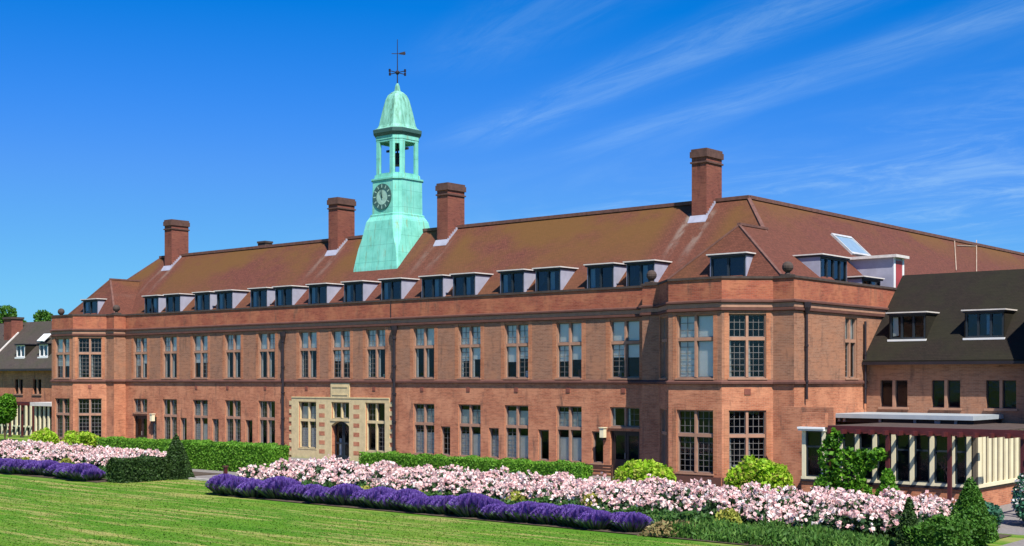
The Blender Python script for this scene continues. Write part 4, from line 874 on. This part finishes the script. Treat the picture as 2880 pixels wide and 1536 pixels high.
lavrow(-86, -58.6, -19.4, 'purple lavender mound in the row edging the lawn left of the cone', 'lavender row left of the path')
# roses: one mass of bushes and blooms in each bed
def roses(name, x0, x1, y0, y1, nb, label):
    cx, cy = [], []
    y = y0 + .55
    while y < y1:
        x = x0 + RNG.uniform(0, .8)
        while x < x1: cx.append(x + RNG.uniform(-.2, .2)); cy.append(y + RNG.uniform(-.22, .22)); x += RNG.uniform(.85, 1.25)
        y += .98
    cx, cy = np.array(cx), np.array(cy); hb = RNG.uniform(.95, 1.32, len(cx)) * np.where(cy < y0 + .9, .82, 1.0); rb = RNG.uniform(.52, .74, len(cx)); tone = RNG.uniform(0, 1, len(cx))
    def dome(n, lo, hi):                 # points over the domes of the bushes
        i = RNG.integers(len(cx), size=n); th = RNG.uniform(0, 2 * math.pi, n); ph = np.arccos(RNG.uniform(-.25, 1, n)); q = RNG.uniform(lo, hi, n)
        return i, np.stack([cx[i] + rb[i] * q * np.sin(ph) * np.cos(th), cy[i] + rb[i] * q * np.sin(ph) * np.sin(th), hb[i] * .55 + hb[i] * .45 * q * np.cos(ph)], 1), ph
    i, P, ph = dome(nb, .9, 1.12)
    k = RNG.uniform(size=nb) < np.clip(.95 - .42 * (ph > 1.15) - .25 * (np.sin(P[:, 0] * 4.1 + P[:, 1] * 3.3) * np.sin(P[:, 2] * 7 + P[:, 0] * 2) > .35), .1, 1) * (.7 + .3 * tone[i])
    P = P[k]; i = i[k]
    # blooms sit in small trusses
    m = len(P); Q = P[RNG.integers(m, size=m // 2)] + RNG.normal(scale=.055, size=(m // 2, 3)); P = np.concatenate([P[: m // 2], Q])
    V1 = np.concatenate([cards(P + RNG.normal(scale=.016, size=P.shape), .125, aspect=1.15) for _ in range(3)])
    i, L, ph = dome(int(len(cx) * 520), .35, 1.0); L[:, 2] = np.maximum(L[:, 2] - RNG.exponential(.22, len(L)), .03)
    V2 = cards(L, .11); w = np.concatenate([np.zeros(len(V1) // 4), np.ones(len(V2) // 4)])
    lt = RNG.uniform(size=len(V1) // 4) < .14; w[: len(V1) // 4][lt] = 2
    o = obj_from(mesh_quads(name, np.concatenate([V1, V2]), [PINK, ROSEL, WHTF], w), name); tag(o, label, 'roses', kind='stuff'); return o
roses('rose_bushes', -49.6, -16.9, -17.6, -12.6, 25000, 'dense band of pale pink rose bushes right of the gravel path')
roses('rose_bushes', -87, -60.5, -17.6, -12.6, 20000, 'band of pale pink rose bushes left of the dark yew cone')
def ground_cover(name, x0, x1, y0, y1, h, mat, label, dens=420, size=.09, hv=.5, aspect=2.0, tilt=1.0):
    n = int((x1 - x0) * (y1 - y0) * dens); x = RNG.uniform(x0, x1, n); y = RNG.uniform(y0, y1, n)
    b = h * (.8 + .25 * np.sin(x * 1.9 + y) * np.cos(y * 2.7 - x * .6) + .12 * np.sin(x * 4.4)); edge = np.minimum(1, np.minimum(y - y0, y1 - y) / .35 + .3) * np.minimum(1, np.minimum(x - x0, x1 - x) / .4 + .3)
    z = b * edge * RNG.uniform(.1, 1, n) ** hv
    o = obj_from(mesh_quads(name, cards(np.stack([x, y, z], 1), size, aspect=aspect, tilt=tilt), [mat]), name); tag(o, label, 'plants', kind='stuff'); return o
ground_cover('border_foliage', -48.0, -23.5, -18.7, -17.0, .62, MIDL, 'green leafy strip between the lavender and the roses')
ground_cover('border_foliage', -24.2, -17, -20.4, -17.3, .46, leafmat('grassy_border_foliage', (0.05, 0.13, 0.02), (0.08, 0.20, 0.03), (0.15, 0.27, 0.05), .3), 'low green leafy plants in front of the roses at lower right', size=.06, aspect=4.0, tilt=2.2, hv=.8, dens=520)
ground_cover('border_foliage', -87, -58.6, -18.7, -17.0, .55, MIDL, 'green leafy strip between lavender and roses on the left')
ground_cover('dry_grass', -24.6, -23.3, -20.7, -18.5, .5, YELF if False else leafmat('straw_grass', (0.25, 0.17, 0.07), (0.3, 0.24, 0.1), (0.16, 0.18, 0.06), .2), 'straw coloured grass tuft at the end of the lavender', dens=300)
for x, y, h, lb in ((-28.9, -17.35, .95, 'yellow green leafy clump among the roses above the right lavender'), (-40.5, -17.9, .6, 'small yellow flowering clump behind the lavender'), (-37.2, -18.1, .62, 'small yellow plant behind lavender at centre'), (-22.6, -18.3, .85, 'yellow green clump in front of the roses at lower right'),
                    (-64.5, -17.6, .85, 'yellow green clump among the left roses'), (-68.8, -17.7, .7, 'small yellow green clump near the left edge roses'), (-32.6, -17.4, .8, 'yellow tinged clump at front of the roses, centre right')):
    shrub('leafy_clump', (x, y, 0), [(0, 0, h * .5, .42, .38, h * .5)], YELF, lb, n=600, size=.11, stems=False)
# lime hydrangea mounds against the bays
def lime(loc, rx, h, lb): shrub('hydrangea_bush', loc, [(0, 0, h * .45, rx, rx * .7, h * .55), (rx * .35, .1, h * .35, rx * .6, rx * .6, h * .5), (-rx * .45, -.1, h * .35, rx * .55, rx * .6, h * .45)] + [(RNG.uniform(-.75, .75) * rx, RNG.uniform(-.5, .3), h * RNG.uniform(.45, .85), rx * .26, rx * .26, h * .26) for _ in range(7)], LIME, lb, n=5600, size=.14, flowers=(YELF, 420, .16))
lime((-34.4, -6.0, 0), 1.5, 1.35, 'lime green bush with pale blooms left of the big bay windows')
lime((-28.6, -5.6, 0), 1.5, 1.65, 'larger lime green bush at the right corner of the big bay')
lime((-84.3, -4.6, 0), 1.7, 1.3, 'lime green bush below the left end bay')
lime((-88.9, -5.0, 0), 1.3, 1.35, 'lime green bush nearest the left edge pavilion')
# climber, conifers and shrubs by the pavilion
CXp = xat(2385, -6.9)
shrub('climbing_plant', (CXp, -6.9, 0), [(0, 0, 1.3, .75, .35, 1.1), (-.8, 0, 2.0, .5, .3, .75), (.7, 0, 1.9, .6, .3, .45), (-.9, 0, .7, .6, .4, .6), (1.3, 0, 2.15, .4, .25, .25), (-.6, 0, 2.75, .35, .25, .4), (.2, 0, .6, .8, .4, .5)], CLIMB, 'bright green climber covering the pergola post beside the white canopy', 'climber', n=2600, size=.13)
shrub('small_conifer', (xat(2497, -7.6), -7.6, 0), [(0, 0, .5, .5, .45, .6), (0, 0, 1.1, .28, .28, .55)], CLIMB, 'small upright green shrub at the foot of a pergola post', n=2200, size=.1)
shrub('flowering_shrub', (-15.6, -9.0, 0), [(0, 0, 1.0, .85, .8, 1.0), (.9, .2, 1.1, .8, .8, 1.0), (.3, -.4, .6, .9, .7, .6)], TEAL, 'dark shrub dotted with white flowers at the right edge', n=4200, size=.1, flowers=(WHTF, 900, .09))
shrub('round_shrub', (-17.0, -10.6, 0), [(0, 0, .4, .75, .6, .5)], TEAL, 'low blue green shrub beside the white flowering shrub', n=2200, size=.08)
shrub('young_tree', (xat(14, -1), -1, 0), [(0, 0, 2.6, 1.0, .9, 1.1), (.5, 0, 3.3, .6, .6, .6), (-.5, 0, 2.0, .7, .7, .6)], CLIMB, 'bright green small tree at the left edge before the pergola', 'tree', n=3600, size=.16)
# blades over the part of the lawn in view
n = 170000; tt = RNG.uniform(38, 76, n); uq = RNG.uniform(-.40, .40, n)
gx, gy = tt * (-AC + AS * uq), tt * (AS + AC * uq) - DD
k = (gy < -21.0) | ((gx > -57.4) & (gx < -47.9) & (gy < -15.9)); gx, gy = gx[k], gy[k]; n = len(gx)
an = RNG.uniform(0, 2 * math.pi, n); hh = RNG.uniform(.01, .032, n); wd = RNG.uniform(.012, .03, n); lx, ly = RNG.normal(scale=.03, size=n), RNG.normal(scale=.03, size=n)
a0 = np.stack([gx - np.cos(an) * wd, gy - np.sin(an) * wd, np.zeros(n)], 1); a1 = np.stack([gx + np.cos(an) * wd, gy + np.sin(an) * wd, np.zeros(n)], 1)
b1 = np.stack([gx + lx + np.cos(an) * wd * .4, gy + ly + np.sin(an) * wd * .4, hh], 1); b0 = np.stack([gx + lx - np.cos(an) * wd * .4, gy + ly - np.sin(an) * wd * .4, hh], 1)
tag(obj_from(mesh_quads('grass', np.stack([a0, a1, b1, b0], 1).reshape(-1, 3), [LAWN]), 'grass'), 'short mown grass of the lawn in the foreground', 'grass', kind='stuff')
# trees beyond
def tree(loc, H, R_, lb, mat=YEWL):
    r = root('tree', loc, lb, 'tree')
    s = MB(); s.cyl((0, 0), R_ * .09, R_ * .05, 0, H * .6, 8)
    for k in range(6): a = k * 1.05; s.bar((0, 0, H * .4), (R_ * .6 * math.cos(a), R_ * .6 * math.sin(a), H * .72), R_ * .05)
    o = s.build('trunk', STEM, None); o.parent = r
    cs = [(RNG.uniform(-.5, .5) * R_, RNG.uniform(-.5, .5) * R_, H * RNG.uniform(.5, .85), R_ * RNG.uniform(.35, .6), R_ * RNG.uniform(.35, .6), R_ * RNG.uniform(.3, .45)) for _ in range(11)]
    obj_from(mesh_quads('crown', cards(blob_pts(9000, cs), R_ * .075), [mat]), 'crown', parent=r)
def treeat(px, t, ytop, R_, lb):
    u = uu(px); loc = (t * (-AC + AS * u), t * (AS + AC * u) - DD, 0); tree(loc, (HC + (HZ - ytop) * t / FPX) / .87, R_, lb)
treeat(-15, 170, 872, 3.2, 'green tree rising behind the left edge chimney'); treeat(47, 210, 895, 2.2, 'small distant tree top beyond the left wing roof'); treeat(105, 190, 884, 3.0, 'distant tree beside the left corner of the brick building')
# bench, marker post
bn = root('garden_bench', (-38.4, -4.3, 0), 'dark wooden bench by the doorway left of the big bay', 'bench')
s = MB(); [s.box(-39.2, -37.6, -4.75 + .13 * k, -4.64 + .13 * k, .42, .46) for k in range(4)]; s.build('seat', WOODM, bn)
s = MB(); [s.box(-39.2, -37.6, -4.22, -4.18, .55 + .14 * k, .65 + .14 * k) for k in range(3)]; s.build('backrest', WOODM, bn)
for x in (-39.2, -37.66):
    for y, h in ((-4.74, .62), (-4.2, .95)): s = MB(); s.box(x, x + .07, y, y + .07, 0, h); s.build('leg', WOODM, bn)
    s = MB(); s.box(x, x + .07, -4.74, -4.2, .62, .67); s.build('armrest', WOODM, bn)
pt = root('marker_post', (-49.5, -18.4, 0), 'short reddish brown wooden post at the left end of the lavender', 'post')
s = MB(); s.box(-49.57, -49.43, -18.47, -18.33, 0, 1.05); s.build('shaft', BROWN, pt); s = MB(); s.box(-49.6, -49.4, -18.5, -18.3, 1.05, 1.12); s.build('post_cap', WOODM, pt)
